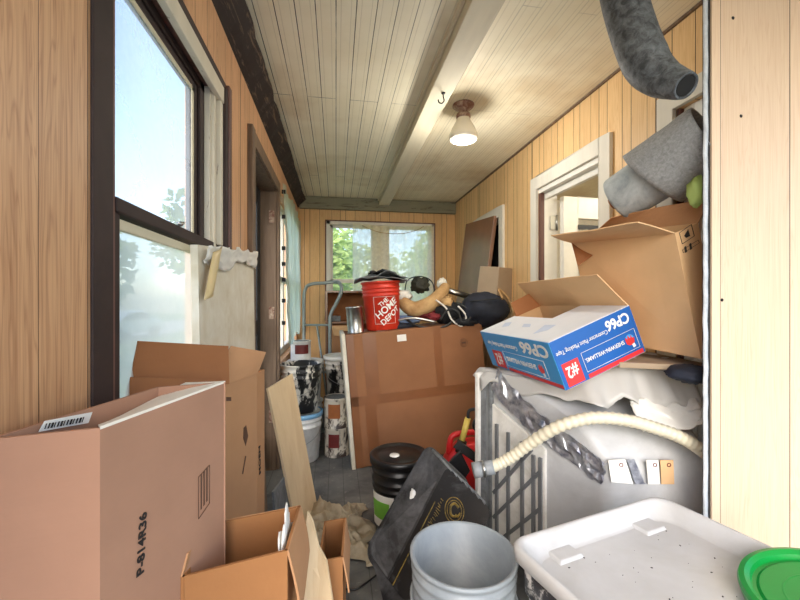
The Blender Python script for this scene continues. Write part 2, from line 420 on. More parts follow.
def outline(mb, pxs, P0, n, r=.0012, mi=0, off=.0012):
    n = Vector(n).normalized()
    if n.dot(E0 - Vector(P0)) < 0: n = -n
    p = [onp(*q, P0, n) + n * off for q in pxs]
    for i in range(len(p)): mb.tube([p[i], p[(i + 1) % len(p)]], r, 4, mi)
    return mb

# ================================================================== SETTING
XL, XR, YB, H = -.43, 1.43, 4.54, 2.42
JX, JY = 1.26, 1.16            # the house corner that juts in at the right
TH = .13
def wall_y(name, x0, x1, ya, yb, openings, mat):
    """a wall along Y with openings (y0, y1, z0, z1)"""
    m = MB(); y = ya
    for (a, b, z0, z1) in sorted(openings):
        m.box((x0, y, 0), (x1, a, H)); 
        if z0 > 0: m.box((x0, a, 0), (x1, b, z0))
        m.box((x0, a, z1), (x1, b, H)); y = b
    m.box((x0, y, 0), (x1, yb, H)); return struct(m.build(name, mat))
m = MB(); m.box((XL - TH, -1.2, -.12), (3.2, YB + TH, 0)); struct(m.build('floor', m_floor))
m = MB(); m.box((XL - TH, -.9, H), (3.2, YB + TH, H + .1)); struct(m.build('ceiling', m_ceiling))
wall_y('wall_left', XL - TH, XL, -.1, YB + TH, [(.82, 1.565, .85, 2.05), (2.06, 2.95, 0, 2.05), (3.08, 4.38, .75, 2.08)], m_wall_left)
wall_y('wall_right', XR, XR + TH, JY, YB + TH, [(1.17, 1.43, 0, 2.05), (1.90, 2.57, 0, 2.03), (3.20, 3.76, .85, 1.98)], m_wall_right)
m = MB(); WX0, WX1, WZ0, WZ1 = -.11, 1.165, 1.0, 2.15
m.box((XL, YB, 0), (WX0, YB + TH, H)); m.box((WX1, YB, 0), (XR, YB + TH, H)); m.box((WX0, YB, 0), (WX1, YB + TH, WZ0)); m.box((WX0, YB, WZ1), (WX1, YB + TH, H))
struct(m.build('wall_back', m_wall_back))
m = MB(); m.box((1.266, JY - .03, 0), (3.2, JY, H)); struct(m.build('wall_near', m_wall_near))
# grey edging on the house corner and the dark gap beside it
m = MB(); m.grid(lambda u, v: V(1.228 + .003 * fbm((0, 0, v * 30), 1) + .017 * u, JY - .034, v * H), 1, 120); m.grid(lambda u, v: V(1.228 + .003 * fbm((0, 0, v * 30), 1) + .008 * u, JY - .034 + .006 * u, v * H), 1, 120)
struct(m.build('trim_1', m_strip, solid=.003))
m = MB(); m.box((1.244, JY - .024, 0), (1.266, JY - .016, H)); struct(m.build('trim_2', m_charcoal))
nh = MB()
for (px, py) in ((733, 18), (741, 116), (722, 300)): nh.lathe([(0, .002), (.005, .0015), (.006, 0)], 10, 0, frame(onp(px, py, (0, JY - .03, 0), V(0, 1, 0)), V(1, 0, 0), V(0, 0, 1), V(0, -1, 0)))
struct(nh.build('trim_3', m_dark))
# crown boards and ceiling beam
m = MB()
m.grid(lambda u, v: V([XL, XL + .075, XL + .09, XL + .035, XL][round(u * 4)] + (.012 * fbm((v * 30, u, 0), 1) if 0 < round(u * 4) < 4 else 0), -.1 + v * (YB + .1), [H - .001, H - .001, H - .05, H - .10, H - .13][round(u * 4)] + (.008 * fbm((v * 22, 3, u), 1) if round(u * 4) in (2, 3) else 0)), 4, 90, 0, None, False)
struct(m.build('trim_4', m_blackwood))
m = MB(); m.box((XL + .02, YB - .05, H - .14), (XR, YB, H)); struct(m.build('trim_5', m_greengrey, bevel=.006))
m = MB(); m.box((.495, -.9, H - .075), (.615, YB - .05, H)); m.box((.478, -.9, H - .028), (.495, YB - .05, H)); struct(m.build('trim_6', m_cream, bevel=.004))
m = MB(); m.box((XR - .012, JY, H - .012), (XR, YB, H)); struct(m.build('trim_7', m_doorbrown))

# --- window 1 (left, dark brown sashes)
w1 = bpy.data.objects.new('window_1', None); C.objects.link(w1); struct(w1); WM[w1.name] = Matrix.Identity(4)
m = MB(); m.box((XL, .765, .80), (XL + .006, .83, 2.07)); m.box((XL, 1.52, .80), (XL + .028, 1.575, 2.03)); m.box((XL, .845, 2.025), (XL + .018, 1.575, 2.06))
m.build('casing', [m_darkbrown], w1, bevel=.003)
m = MB(); m.box((XL + .001, .845, 1.965), (XL + .022, 1.52, 2.025)); m.box((XL, 1.49, 1.44), (XL + .018, 1.52, 1.965)); m.build('head_board', m_white_peel, w1, bevel=.003)
m = MB(); m.box((XL, 1.545, .8), (XL + .034, 1.58, 2.05)); m.build('outer_moulding', m_redbrown, w1, bevel=.004)
m = MB()   # jamb liners
m.box((XL - TH, .82, .85), (XL, .845, 2.0)); m.box((XL - .06, .845, 1.985), (XL, 1.565, 2.05)); m.box((XL - TH, .845, .85), (XL + .02, 1.565, .88))
m.build('jamb', m_redbrown, w1)
m = MB(); m.box((XL - .06, 1.44, .88), (XL - .004, 1.565, 1.985)); m.box((XL - .004, 1.455, .88), (XL + .006, 1.475, 1.985)); m.build('jamb_liner', m_white_peel, w1)
m = MB(); X0, X1 = XL - .06, XL - .032
for (a, b, c, d) in ((.845, .872, 1.44, 1.985), (1.375, 1.44, 1.44, 1.985), (.872, 1.375, 1.94, 1.985)): m.box((X0, a, c), (X1, b, d))
m.box((X1, 1.40, 1.44), (X1 + .010, 1.44, 1.985)); m.box((X1, .872, 1.96), (X1 + .010, 1.44, 1.985))
up = m.build('upper_sash', m_darkbrown, w1, bevel=.003)
m = MB(); m.box((X0 + .012, .872, 1.44), (X0 + .016, 1.375, 1.94)); m.build('pane', m_glass_hazy, up)
m = MB(); m.box((X1 - .006, 1.36, 1.44), (X1 - .002, 1.376, 1.94)); m.box((X1 - .006, .872, 1.928), (X1 - .002, 1.376, 1.942)); m.build('putty', m_cream, up)
m = MB(); X0, X1 = XL - .03, XL - .004
for (a, b, c, d) in ((.845, .872, .88, 1.42), (.872, 1.41, .88, .95)): m.box((X0, a, c), (X1, b, d))
lo = m.build('lower_sash', m_darkbrown, w1, bevel=.003)
m = MB(); m.box((X0, 1.40, .88), (X1, 1.44, 1.42)); m.box((X0 + .005, .872, 1.385), (X1 - .006, 1.40, 1.408)); m.build('cream_stile', m_cream, lo, bevel=.003)
m = MB(); m.box((X0 - .01, .845, 1.415), (XL + .004, 1.52, 1.445)); m.build('meeting_rail', m_darkbrown, lo, bevel=.003)
m = MB(); m.box((X0 + .010, .872, .95), (X0 + .014, 1.40, 1.40)); m.build('pane', m_glass_film, lo)
m = MB(); m.lathe([(0, .012), (.008, .012), (.009, .005), (.004, 0)], 14, 0, TR((XL - .012, 1.20, 1.452))); m.tube([(XL - .012, 1.20, 1.46), (XL - .012, 1.225, 1.466)], .004, 8); m.build('sash_lock', m_steel, lo)

# --- door 1 (left, open to outside)
d1 = bpy.data.objects.new('door_1', None); C.objects.link(d1); struct(d1); WM[d1.name] = Matrix.Identity(4)
m = MB(); m.box((XL, 2.0, 0), (XL + .025, 2.075, 2.11)); m.box((XL, 2.075, 2.035), (XL + .02, 3.0, 2.11)); m.box((XL, 2.94, 0), (XL + .02, 3.0, 2.04)); m.build('casing', m_doorbrown, d1, bevel=.003)
m = MB(); m.box((XL - TH, 2.93, 0), (XL, 2.95, 2.05)); m.box((XL - TH, 2.06, 0), (XL, 2.08, 2.05)); m.box((XL - TH, 2.08, 2.03), (XL, 2.93, 2.05)); m.build('jamb', m_doorbrown, d1)
m = MB()
for (a, b, c, d) in ((2.08, 2.16, .02, 2.03), (2.82, 2.93, .02, 2.03), (2.16, 2.82, 1.92, 2.03), (2.16, 2.82, .02, .3), (2.16, 2.82, 1.0, 1.1)): m.box((XL - TH - .02, a, c), (XL - TH + .02, b, d))
sd = m.build('storm_door', m_charcoal, d1, bevel=.003)
m = MB(); m.box((XL - TH - .004, 2.16, .3), (XL - TH, 2.82, 1.92)); m.build('screen', m_glass_hazy, sd)
m = MB()
for z in (.35, 1.1, 1.8): m.box((XL - .05, 2.922, z), (XL - .012, 2.93, z + .09))
m.build('hinge', m_rust, d1)

# --- window 2 behind the green curtain
w2 = bpy.data.objects.new('window_2', None); C.objects.link(w2); struct(w2); WM[w2.name] = Matrix.Identity(4)
m = MB()
for (a, b, c, d) in ((3.08, 3.14, .75, 2.08), (4.32, 4.38, .75, 2.08), (3.14, 4.32, 2.02, 2.08), (3.14, 4.32, .75, .81), (3.14, 4.32, 1.4, 1.45), (3.70, 3.76, .81, 2.02)): m.box((XL - .1, a, c), (XL - .05, b, d))
m.build('sash', m_white, w2, bevel=.003)
m = MB(); m.box((XL - .08, 3.14, .81), (XL - .076, 4.32, 2.02)); m.build('pane', m_glass, w2)
m = MB()
def cur(u, v):
    y = 3.05 + u * 1.36; z = 2.13 - v * 1.22 - .03 * math.sin(u * 9)
    return V(XL + .03 + .014 * math.sin(u * 46 + 2 * v) + .012 * fbm((u * 5, v * 4, 0), 1) + .05 * v * (1 - u), y, z)
m.grid(cur, 90, 24)
cu = tag(m.build('curtain', m_greencurtain), 'pale green translucent curtain hanging on the left wall window beyond the open doorway', 'curtain')
for z in (2.05, 1.86, 1.62, 1.5, 1.38, 1.22, 1.05):
    m = MB(); m.box((XL + .022, 3.052, z), (XL + .05, 3.062, z + .03)); m.build('clip', m_charcoal, cu)

# --- window 4 (back)
w4 = bpy.data.objects.new('window_4', None); C.objects.link(w4); struct(w4); WM[w4.name] = Matrix.Identity(4)
m = MB()
for (a, b, c, d) in ((WX0, WX0 + .045, WZ0, WZ1), (WX1 - .03, WX1, WZ0, WZ1), (WX0, WX1, WZ1 - .035, WZ1), (WX0, WX1, WZ0, WZ0 + .04)): m.box((a, YB - .012, c), (b, YB + .06, d))
m.build('frame', m_white, w4, bevel=.003)
m = MB(); m.box((.44, YB + .03, WZ0), (.60, YB + .09, WZ1)); m.build('mullion', m_white, w4, bevel=.003)
m = MB()
for (x0, x1) in ((WX0 + .045, .44), (.60, WX1 - .03)):
    for (a, b, c, d) in ((x0, x0 + .03, WZ0 + .04, WZ1 - .035), (x1 - .03, x1, WZ0 + .04, WZ1 - .035), (x0, x1, WZ1 - .065, WZ1 - .035), (x0, x1, 1.44, 1.485), (x0, x1, WZ0 + .04, WZ0 + .08)): m.box((a, YB + .05, c), (b, YB + .075, d))
m.build('sash', m_white, w4, bevel=.002)
m = MB(); m.box((WX0 + .045, YB + .06, WZ0 + .04), (.44, YB + .063, WZ1 - .035)); m.box((.60, YB + .06, WZ0 + .04), (WX1 - .03, YB + .063, WZ1 - .035)); m.build('pane', m_glass, w4)
m = MB(); m.box((WX0 - .015, YB - .014, WZ0), (WX0, YB, WZ1 + .012)); m.box((WX1, YB - .014, WZ0), (WX1 + .015, YB, WZ1 + .012)); m.box((WX0 - .015, YB - .014, WZ1), (WX1 + .015, YB, WZ1 + .014)); m.build('edge_moulding', m_redbrown, w4)
m = MB()
m.grid(lambda u, v: V(.19 + u * .965, YB - .03 + .008 * math.sin(u * 60) + .006 * fbm((u * 6, v * 3, 2), 1), 2.135 - v * 1.05 - .03 * math.sin(PI * u)), 100, 16)
lc = tag(m.build('lace_curtain', m_lace), 'sheer white lace curtain across the back window', 'curtain')
m = MB(); m.tube(catmull([V(.30, YB - .05, 2.10), V(.5, YB - .05, 2.03), V(.75, YB - .05, 2.02), V(.95, YB - .05, 2.07), V(1.03, YB - .05, 2.12)]), .0035, 6); m.build('tie_string', m_tanbag, lc)

# --- right wall: door 2 (open), door 3 (near), window 3
d2 = bpy.data.objects.new('door_2', None); C.objects.link(d2); struct(d2); WM[d2.name] = Matrix.Identity(4)
m = MB(); m.box((XR - .022, 1.815, 0), (XR, 1.90, 2.12)); m.box((XR - .022, 2.57, 0), (XR, 2.65, 2.12)); m.box((XR - .022, 1.90, 2.03), (XR, 2.57, 2.12)); m.build('casing', m_white, d2, bevel=.003)
m = MB(); m.box((XR, 1.90, 0), (XR + TH, 1.92, 2.03)); m.box((XR + .03, 2.55, 0), (XR + TH, 2.57, 2.03)); m.box((XR, 1.92, 2.0), (XR + TH, 2.57, 2.03)); m.box((XR + .04, 1.92, 1.96), (XR + .07, 2.55, 2.0)); m.build('jamb', m_white_clean, d2)
m = MB(); m.box((XR, 2.545, 0), (XR + .03, 2.57, 2.0)); m.build('bare_jamb_edge', m_redbrown, d2)
leaf = MB(); Td = TR((XR + TH + .01, 2.53, 0), 0, 0, math.radians(6))
for (a, b, c, d) in ((0, .12, .02, 1.97), (.68, .80, .02, 1.97), (.12, .68, 1.82, 1.97), (.12, .68, .02, .28), (.12, .68, .92, 1.06)): leaf.box((a, -.04, c), (b, 0, d), 0, Td)
leaf.box((.12, -.028, .28), (.68, -.012, .92), 0, Td)
dl = leaf.build('door_leaf', m_white_clean, d2, bevel=.004)
m = MB(); m.box((.12, -.022, 1.06), (.68, -.018, 1.82), 0, Td); m.build('pane', m_glass, dl)
m = MB(); m.box((.12, -.045, 1.74), (.68, -.038, 1.775), 0, Td); m.build('curtain_rod', m_charcoal, dl)
m = MB(); m.grid(lambda u, v: V(.13 + u * .54, -.05 + .01 * math.sin(u * 50), 1.74 - v * .66), 60, 4, 0, Td); m.build('door_curtain', m_lace, dl)
m = MB()
for z in (1.74, 1.0): m.box((XR + .075, 2.54, z), (XR + .12, 2.55, z + .1)); m.tube([(XR + .122, 2.535, z - .005), (XR + .122, 2.535, z + .105)], .007, 8)
m.build('hinge', m_steel, d2)
d3 = bpy.data.objects.new('door_3', None); C.objects.link(d3); struct(d3); WM[d3.name] = Matrix.Identity(4)
m = MB(); m.box((XR - .022, 1.435, 0), (XR, 1.515, 2.13)); m.box((XR - .022, JY, 2.05), (XR, 1.435, 2.13)); m.build('casing', m_white, d3, bevel=.003)
m = MB(); m.box((XR, 1.42, 0), (XR + .03, 1.435, 2.05)); m.build('bare_jamb_edge', m_redbrown, d3)
m = MB()
for (a, b, c, d) in ((1.17, 1.22, 0, 2.05), (1.37, 1.42, 0, 2.05), (1.22, 1.37, 1.95, 2.05), (1.22, 1.37, .9, 1.1), (1.22, 1.37, 0, .2)): m.box((XR + .02, a, c), (XR + .055, b, d))
m.box((XR + .035, 1.22, .2), (XR + .045, 1.37, 1.95)); m.box((XR + .028, 1.25, 1.2), (XR + .04, 1.34, 1.88)); m.build('door_leaf', m_white_clean, d3, bevel=.006)
w3 = bpy.data.objects.new('window_3', None); C.objects.link(w3); struct(w3); WM[w3.name] = Matrix.Identity(4)
m = MB(); m.box((XR - .022, 3.13, .80), (XR, 3.21, 2.06)); m.box((XR - .022, 3.75, .80), (XR, 3.85, 2.06)); m.box((XR - .022, 3.21, 1.97), (XR, 3.75, 2.06)); m.build('casing', m_white, w3, bevel=.003)
m = MB(); m.box((XR + .02, 3.2, .85), (XR + .06, 3.24, 1.98)); m.box((XR + .02, 3.72, .85), (XR + .06, 3.76, 1.98)); m.box((XR + .02, 3.24, 1.93), (XR + .06, 3.72, 1.98)); m.box((XR + .02, 3.24, 1.4), (XR + .06, 3.72, 1.45)); m.build('sash', m_white_clean, w3)
m = MB(); m.box((XR + .035, 3.24, .85), (XR + .04, 3.72, 1.93)); m.build('pane', m_clear_dark, w3)
# room beyond the open door
m = MB(); RX, RY0, RY1 = XR + TH, 1.25, 4.2
m.box((RX, RY0 - .05, 0), (RX + 2.4, RY0, 2.42)); m.box((RX, RY1, 0), (RX + 2.4, RY1 + .05, 2.42)); m.box((RX + 2.35, RY0, 0), (RX + 2.4, RY1, 2.42)); m.box((3.2, RY0, -.1), (RX + 2.4, RY1, 0)); m.box((3.2, RY0, 2.42), (RX + 2.4, RY1, 2.5))
struct(m.build('wall_room', plain('white room paint', (236, 232, 220), .7, 0, .04)))
lamp('room_lamp', 'POINT', (RX + .9, 1.9, 2.2), (RX + .9, 1.9, 0), 22, (1, .95, .85), shadow_soft_size=.12)

# --- outdoors
m = MB(); m.box((-60, -40, -.75), (60, 60, -.7)); struct(m.build('ground', m_grass))
m = MB(); m.box((-6, -14, -.70), (8, -.2, -.66)); struct(m.build('ground_bounce', m_siding)); m = MB(); m.box((-15, -40, -.70), (-9.5, 60, -.69)); struct(m.build('street', m_street))  # the pale ground behind the porch is added, unseen, to bounce light indoors
def tree(name, label, loc, h, r, mat, n, seed, leaf=.16):
    rnd = random.Random(seed); x, y, z = loc
    t = thing('tree', label, 'tree', loc, 'trees outside the porch')
    m = MB(); m.tube(catmull([V(x, y, z), V(x + .1, y, z + h * .3), V(x - .05, y + .1, z + h * .75)]), [.16 - .006 * i for i in range(13)], 9)
    for i in range(6):
        a = rnd.random() * 6.3; z0 = z + h * (.3 + .06 * i); m.tube([V(x, y, z0), V(x + r * .6 * math.cos(a), y + r * .6 * math.sin(a), z0 + h * .25)], [.06, .02], 6)
    m.build('trunk', m_bark, t)
    m = MB(); cl = [(V(rnd.gauss(0, .45) * r, rnd.gauss(0, .45) * r, h * (.62 + rnd.gauss(0, .16))), r * rnd.uniform(.3, .55)) for _ in range(16)]
    for i in range(n):
        c, q = rnd.choice(cl); d = V(rnd.gauss(0, 1), rnd.gauss(0, 1), rnd.gauss(0, 1)).normalized() * q * rnd.uniform(.7, 1.05)
        p = V(x, y, z) + c + d; a = V(rnd.gauss(0, 1), rnd.gauss(0, 1), rnd.gauss(0, .6)).normalized(); b = a.orthogonal().normalized()
        w = leaf * rnd.uniform(.6, 1.2); m.add([p - a * w, p + b * w * .5, p + a * w, p - b * w * .5], [(0, 1, 2, 3)])
    m.build('foliage', mat, t)
tree('tree', 'leafy bright green tree seen through the clear pane of the back window', (-.9, 11.5, -.7), 4.4, 1.8, m_leaf, 5200, 1)
tree('tree', 'green tree outside behind the lace curtain of the back window', (4.4, 15.5, -.7), 4.2, 2.0, m_leaf, 4200, 2)
tree('tree', 'hazy green tree outside seen through the lower pane of the left window', (-7.2, 9.6, -.7), 4.4, 1.9, m_leaf2, 4200, 3, .2)
tree('tree', 'dull green tree outside the open doorway on the left', (-4.4, 16.5, -.7), 5.4, 2.4, m_leaf2, 3600, 4, .22)
hs = thing('house', 'pale neighbouring house across the street seen dimly through the left window', 'house', (-19, 26, -.7))
m = MB(); m.box((-23, 22, -.7), (-17, 31, 2.3)); m.build('walls', m_siding, hs)
m = MB(); m.slab([V(-23.4, 21.6, 2.2), V(-16.6, 21.6, 2.2), V(-20, 21.6, 4.6)], .4); m.slab([V(-16.6, 21.5, 2.2), V(-16.6, 31.4, 2.2), V(-20, 31.4, 4.6), V(-20, 21.5, 4.6)], .15); m.slab([V(-23.4, 21.5, 2.2), V(-23.4, 31.4, 2.2), V(-20, 31.4, 4.6), V(-20, 21.5, 4.6)], .15); m.build('roof', m_roof, hs)
car = thing('car', 'silver parked car across the street seen dimly through the lower pane of the left window', 'car', (-10.4, 21.0, -.69))
Tc = TR((-10.4, 21.0, -.69), 0, 0, math.radians(80))
m = MB()
prof = [(-2.1, .35), (-2.15, .7), (-1.95, .85), (-1.2, .95), (-.6, 1.38), (.5, 1.40), (1.2, .98), (1.95, .82), (2.1, .6), (2.05, .35)]
m.slab([V(a, 0, b) for a, b in prof], 1.6, 0, Tc); m.build('body', m_carpaint, car, bevel=.06)
m = MB(); m.slab([V(a, 0, b) for a, b in [(-1.05, .97), (-.56, 1.32), (.46, 1.34), (1.02, .99)]], 1.64, 0, Tc); m.build('windows', m_clear_dark, car)
for (a, b) in ((-1.3, -.75), (1.3, -.75), (-1.3, .75), (1.3, .75)):
    m = MB(); m.lathe([(0, -.09), (.2, -.1), (.31, -.09), (.33, 0), (.31, .09), (.2, .1), (0, .09)], 20, 0, Tc @ TR((a, b, .33), PI / 2)); m.build('wheel', m_charcoal, car)
lamp('ceiling_bulb', 'POINT', (.76, 2.246, H - .27), (.76, 2.246, 0), 15, (1, .96, .89), shadow_soft_size=.07)
#@@OBJECTS
# ================================================================== THINGS
def wobble(p, s=6, a=.004): return V(*p) + V(fbm(V(*p) * s, 1), fbm(V(*p) * s + V(9, 0, 0), 1), fbm(V(*p) * s + V(0, 9, 0), 1)) * a
def carton_body(foot, z0, z1, t=.005, T=None, tilt=None):
    """four walls and a bottom over a footprint of four points (counter-clockwise)"""
    m = MB(); p = [V(a, b, 0) for a, b in foot]
    for i in range(4):
        a, b = p[i], p[(i + 1) % 4]
        m.slab([a + V(0, 0, z0), b + V(0, 0, z0), b + V(0, 0, z1), a + V(0, 0, z1)], t, 0, T, -1)
    m.slab([q + V(0, 0, z0) for q in p], t, 0, T, -1)
    return m
def flap(pts, mat, parent, t=.005, bend=.0, name='flap'):
    a, b, c, d = [V(*q) for q in pts]
    n = (b - a).cross(d - a).normalized()
    m = MB()
    def fn(u, v):
        q = (a * (1 - u) + b * u) * (1 - v) + (d * (1 - u) + c * u) * v
        return q + n * (bend * v * v + .004 * fbm(q * 7, 1) * v)
    m.grid(fn, 10, 6, 0, None, False)
    return m.build(name, mat, parent, solid=t)

# ---- A: tall carton at the left
NR, FR, FL, NL = V(-.30, .555, 0), V(-.22, .827, 0), V(-.335, .80, 0), V(-.41, .53, 0)
A = thing('cardboard_box', 'large pinkish cardboard box with a barcode sticker inside its rim, nearest at left wall', 'box', (-.31, .68, 0))
carton_body([(NL.x, NL.y), (NR.x, NR.y), (FR.x, FR.y), (FL.x, FL.y)], .0, 1.075).build('carton_body', m_cb_pink, A)
nA = (FR - NR).cross(V(0, 0, 1)).normalized()
flap([NR + V(.0, .0, 1.075), FR + V(0, 0, 1.075), at(186, 384, .82), at(98, 425, .595)], plain('window lit cardboard', (238, 230, 216), .7, 0, .04), A, .004)  # near-white colour holds the window light falling on this cardboard flap
text_px('P-814R36', (143, 572), (146, 511), NR, nA, m_ink, A, .85, bold=.02)
m = MB(); outline(m, [(198, 519), (209, 503), (209, 465), (198, 477)], NR, nA, .0006); 
for i in range(3): decal(m, [(200.5 + i * 2.8, 510 - i * 4), (201.6 + i * 2.8, 508.4 - i * 4), (201.6 + i * 2.8, 474 - i * 3.5), (200.5 + i * 2.8, 475.5 - i * 3.5)], NR, nA)
m.build('printed_panel', m_ink_brown, A)
nW = (FL - NL).cross(V(0, 0, 1)).normalized()
m = MB(); decal(m, [(38, 432), (88, 423), (92, 412), (44, 421)], NL + nW * .008, nW); st = m.build('barcode_sticker', m_paper, A)
m = MB()
for i in range(13):
    x = 44 + i * 3.1; w = .7 + (i * 7 % 3) * .5
    decal(m, [(x, 429 - i * .55), (x + w, 428.9 - i * .55), (x + w + 2, 423.5 - i * .55), (x + 2, 423.6 - i * .55)], NL + nW * .0095, nW)
m.build('bars', m_ink, st)

# ---- C: open box at the bottom left, and B standing on its rim
CN = [(-.257, .700), (-.089, .743), (-.080, .90), (-.243, .862)]
Cz = .775
c_box = thing('cardboard_box', 'open brown cardboard box holding white packing sheets, front left on the floor', 'box', (-.165, .80, 0))
carton_body(CN, 0, Cz).build('carton_body', m_cb_brown, c_box)
flap([(-.257, .700, Cz), (-.243, .862, Cz), (-.247, .862, Cz + .02), (-.250, .715, Cz + .03)], m_cb_tan, c_box, .004)
flap([(-.080, .90, Cz), (-.089, .743, Cz), (-.060, .75, Cz - .13), (-.050, .90, Cz - .10)], m_cb_tan, c_box, .004, -.008)
flap([(-.243, .862, Cz), (-.080, .90, Cz), (-.077, .925, Cz - .08), (-.240, .887, Cz - .08)], m_cb_tan, c_box, .004)
ws = thing('packing_sheet', 'crumpled white packing sheets standing inside the open brown box', 'packing sheet', (-.1, .82, .2))
m = MB()
for k_ in range(3):
    m.grid(lambda u, v, k_=k_: V(-.101 - .006 * k_ + .005 * fbm((u * 4, v * 5, k_), 1) + .008 * u, .765 + .115 * u - .003 * k_, .012 + (.775 - .03 * k_ + .035 * math.sin(u * 5 + k_) + .02 * fbm((u * 9, 0, k_), 1)) * v), 18, 14)
m.build('sheet', m_paper, ws, solid=.003)
# torn plywood-faced strip beside it
pl = MB(); pp = [at(303, 556, .97), at(308, 511, .98), at(313, 521, .98), at(319, 546, .98), at(327, 561, .97), at(333, 600, .96)]
pl.slab([V(pp[0].x, pp[0].y - .03, 0)] + pp + [V(pp[-1].x + .015, pp[-1].y - .03, 0)], .008)
tag(pl.build('plywood_strip', m_ply), 'torn pale wood strip standing right of the open brown box at bottom left', 'board')
c2 = thing('cardboard_box', 'low narrow open brown box on the floor right of the torn wood strip', 'box', (-.005, 1.12, 0))
carton_body([(-.048, 1.04), (.018, 1.05), (.030, 1.24), (-.036, 1.23)], 0, .55, .005).build('carton_body', m_cb_brown, c2)
flap([(.018, 1.05, .55), (.030, 1.24, .55), (.044, 1.23, .47), (.034, 1.04, .46)], m_cb_tan, c2, .004)

Bp = [V(-.335, 1.10, 0), V(-.252, 1.309, 0), V(-.333, 1.345, 0), V(-.416, 1.136, 0)]
Bz0, Bz1 = .0, 1.0
b_box = thing('cardboard_box', 'tan cardboard box with raised flaps standing behind the large pinkish box by the window', 'box', (-.33, 1.22, Bz0))
carton_body([(q.x, q.y) for q in Bp], Bz0, Bz1).build('carton_body', m_cb_tan, b_box)
nB = (Bp[1] - Bp[0]).cross(V(0, 0, 1)).normalized()
flap([Bp[0] + V(0, 0, Bz1), Bp[1] + V(0, 0, Bz1), at(266, 352, 1.29), at(231, 346, 1.18)], m_cb_tan, b_box, .004)
flap([at(126, 396, .86), at(229, 384, 1.08), at(228, 346, 1.10), at(138, 341, .86)], m_cb_inside, b_box, .004, name='tall_flap')
flap([at(124, 400, .84), at(200, 389, .99), at(228, 380, 1.07), at(130, 377, .85)], m_cb_inside, b_box, .004, name='folded_flap')
m = MB(); decal(m, [(226, 401), (231, 401), (231, 397), (226, 397)], Bp[0], nB); decal(m, [(243, 438), (245.5, 446), (248, 436), (246, 425), (243.5, 428)], Bp[0], nB); decal(m, [(242, 474), (243, 474), (246, 456), (245, 456)], Bp[0], nB); m.build('printed_mark', m_ink_brown, b_box)
# narrow cartons and panels between it and the plywood
nc = thing('cardboard_box', 'narrow tan carton with vertical black lettering squeezed behind the tan flap box', 'box', (-.27, 1.5, 0))
NC = [V(-.278, 1.41, 0), V(-.262, 1.50, 0), V(-.33, 1.51, 0), V(-.346, 1.42, 0)]
m = carton_body([(q.x, q.y) for q in NC], 0, .98); m.slab([q + V(0, 0, .98) for q in NC], .004); m.build('carton_body', m_cb_tan, nc)
nN = (NC[1] - NC[0]).cross(V(0, 0, 1)).normalized()
text_px('MOEN', (260.5, 473), (260, 445), NC[0], nN, m_ink, nc, .62, bold=.02)
m = MB(); m.slab([V(-.29, 1.58, 0), V(-.27, 1.68, 0), V(-.31, 1.68, .86), V(-.33, 1.58, .88)], .012); m.build('panel', m_doorbrown)
pn = bpy.data.objects['panel']; pn.name = 'wood_panel'; tag(pn, 'thin dark brown board on edge between the narrow carton and the pale plywood', 'board')
m = MB(); m.slab([V(-.232, 1.72, 0), V(-.205, 1.90, 0), V(-.245, 1.90, .40), V(-.268, 1.72, .42)], .008)
tag(m.build('slate_panel', m_galv), 'small grey sheet standing low in front of the dark brown board', 'sheet')
m = MB(); m.slab([V(-.20, 2.08, 0), V(-.122, 2.42, 0), V(-.262, 2.385, .80), V(-.345, 2.05, .79)], .014)
tag(m.build('plywood_board', m_ply, bevel=.002), 'pale plywood board leaning beside the stacked paint buckets at the left', 'board')
# white pail seen over the narrow carton
def bucket(name, label, cat, loc, r0, r1, h, mat, group=None, rim=None, rings=(.86, .74), T=None, lid=None, bail=True, inside=True, wall=.004):
    """pail: tapered wall, rolled rim, stiffening rings, bail handle; open or with a lid"""
    t = thing(name, label, cat, loc, group); T = T or Matrix.Translation(Vector(loc))
    pr = [(0, .004), (r0 - .006, 0), (r0, .008)]
    for q in sorted(rings):
        rr = r0 + (r1 - r0) * q
        pr += [(rr, h * q - .012), (rr + .007, h * q - .008), (rr + .007, h * q + .002), (rr, h * q + .006)]
    pr += [(r1, h - .016), (r1 + .008, h - .014), (r1 + .009, h - .002), (r1 + .004, h), (r1 - wall, h - .004)]
    if inside: pr += [(r0 - wall, .012), (0, .012)]
    else: pr += [(0, h - .006)]
    MB().lathe(pr, 40, 0, T).build('pail', mat, t)
    if rim: MB().lathe([(r1 + .009, h - .03), (r1 + .012, h - .028), (r1 + .012, h + .002), (r1, h + .004), (r1 - .004, h - .001)], 40, 0, T).build('rim', rim, t)
    if lid:
        l = MB().lathe([(r1 + .006, h - .022), (r1 + .014, h - .024), (r1 + .015, h + .006), (r1 + .008, h + .011), (r1 - .006, h + .010), (r1 - .014, h + .002), (r1 - .035, h + .001), (r1 - .04, h + .005), (0, h + .005)], 40, 0, T).build('lid', lid, t)
    if bail:
        m = MB(); z = h * .82
        m.tube(catmull([V(-r1 - .012, 0, z), V(-r1 * .8, -r1 * .62, z - .1), V(0, -r1 - .014, z - .15), V(r1 * .8, -r1 * .62, z - .1), V(r1 + .012, 0, z)], 8), .0022, 6, 0, T); m.build('handle', m_steel, t)
    return t
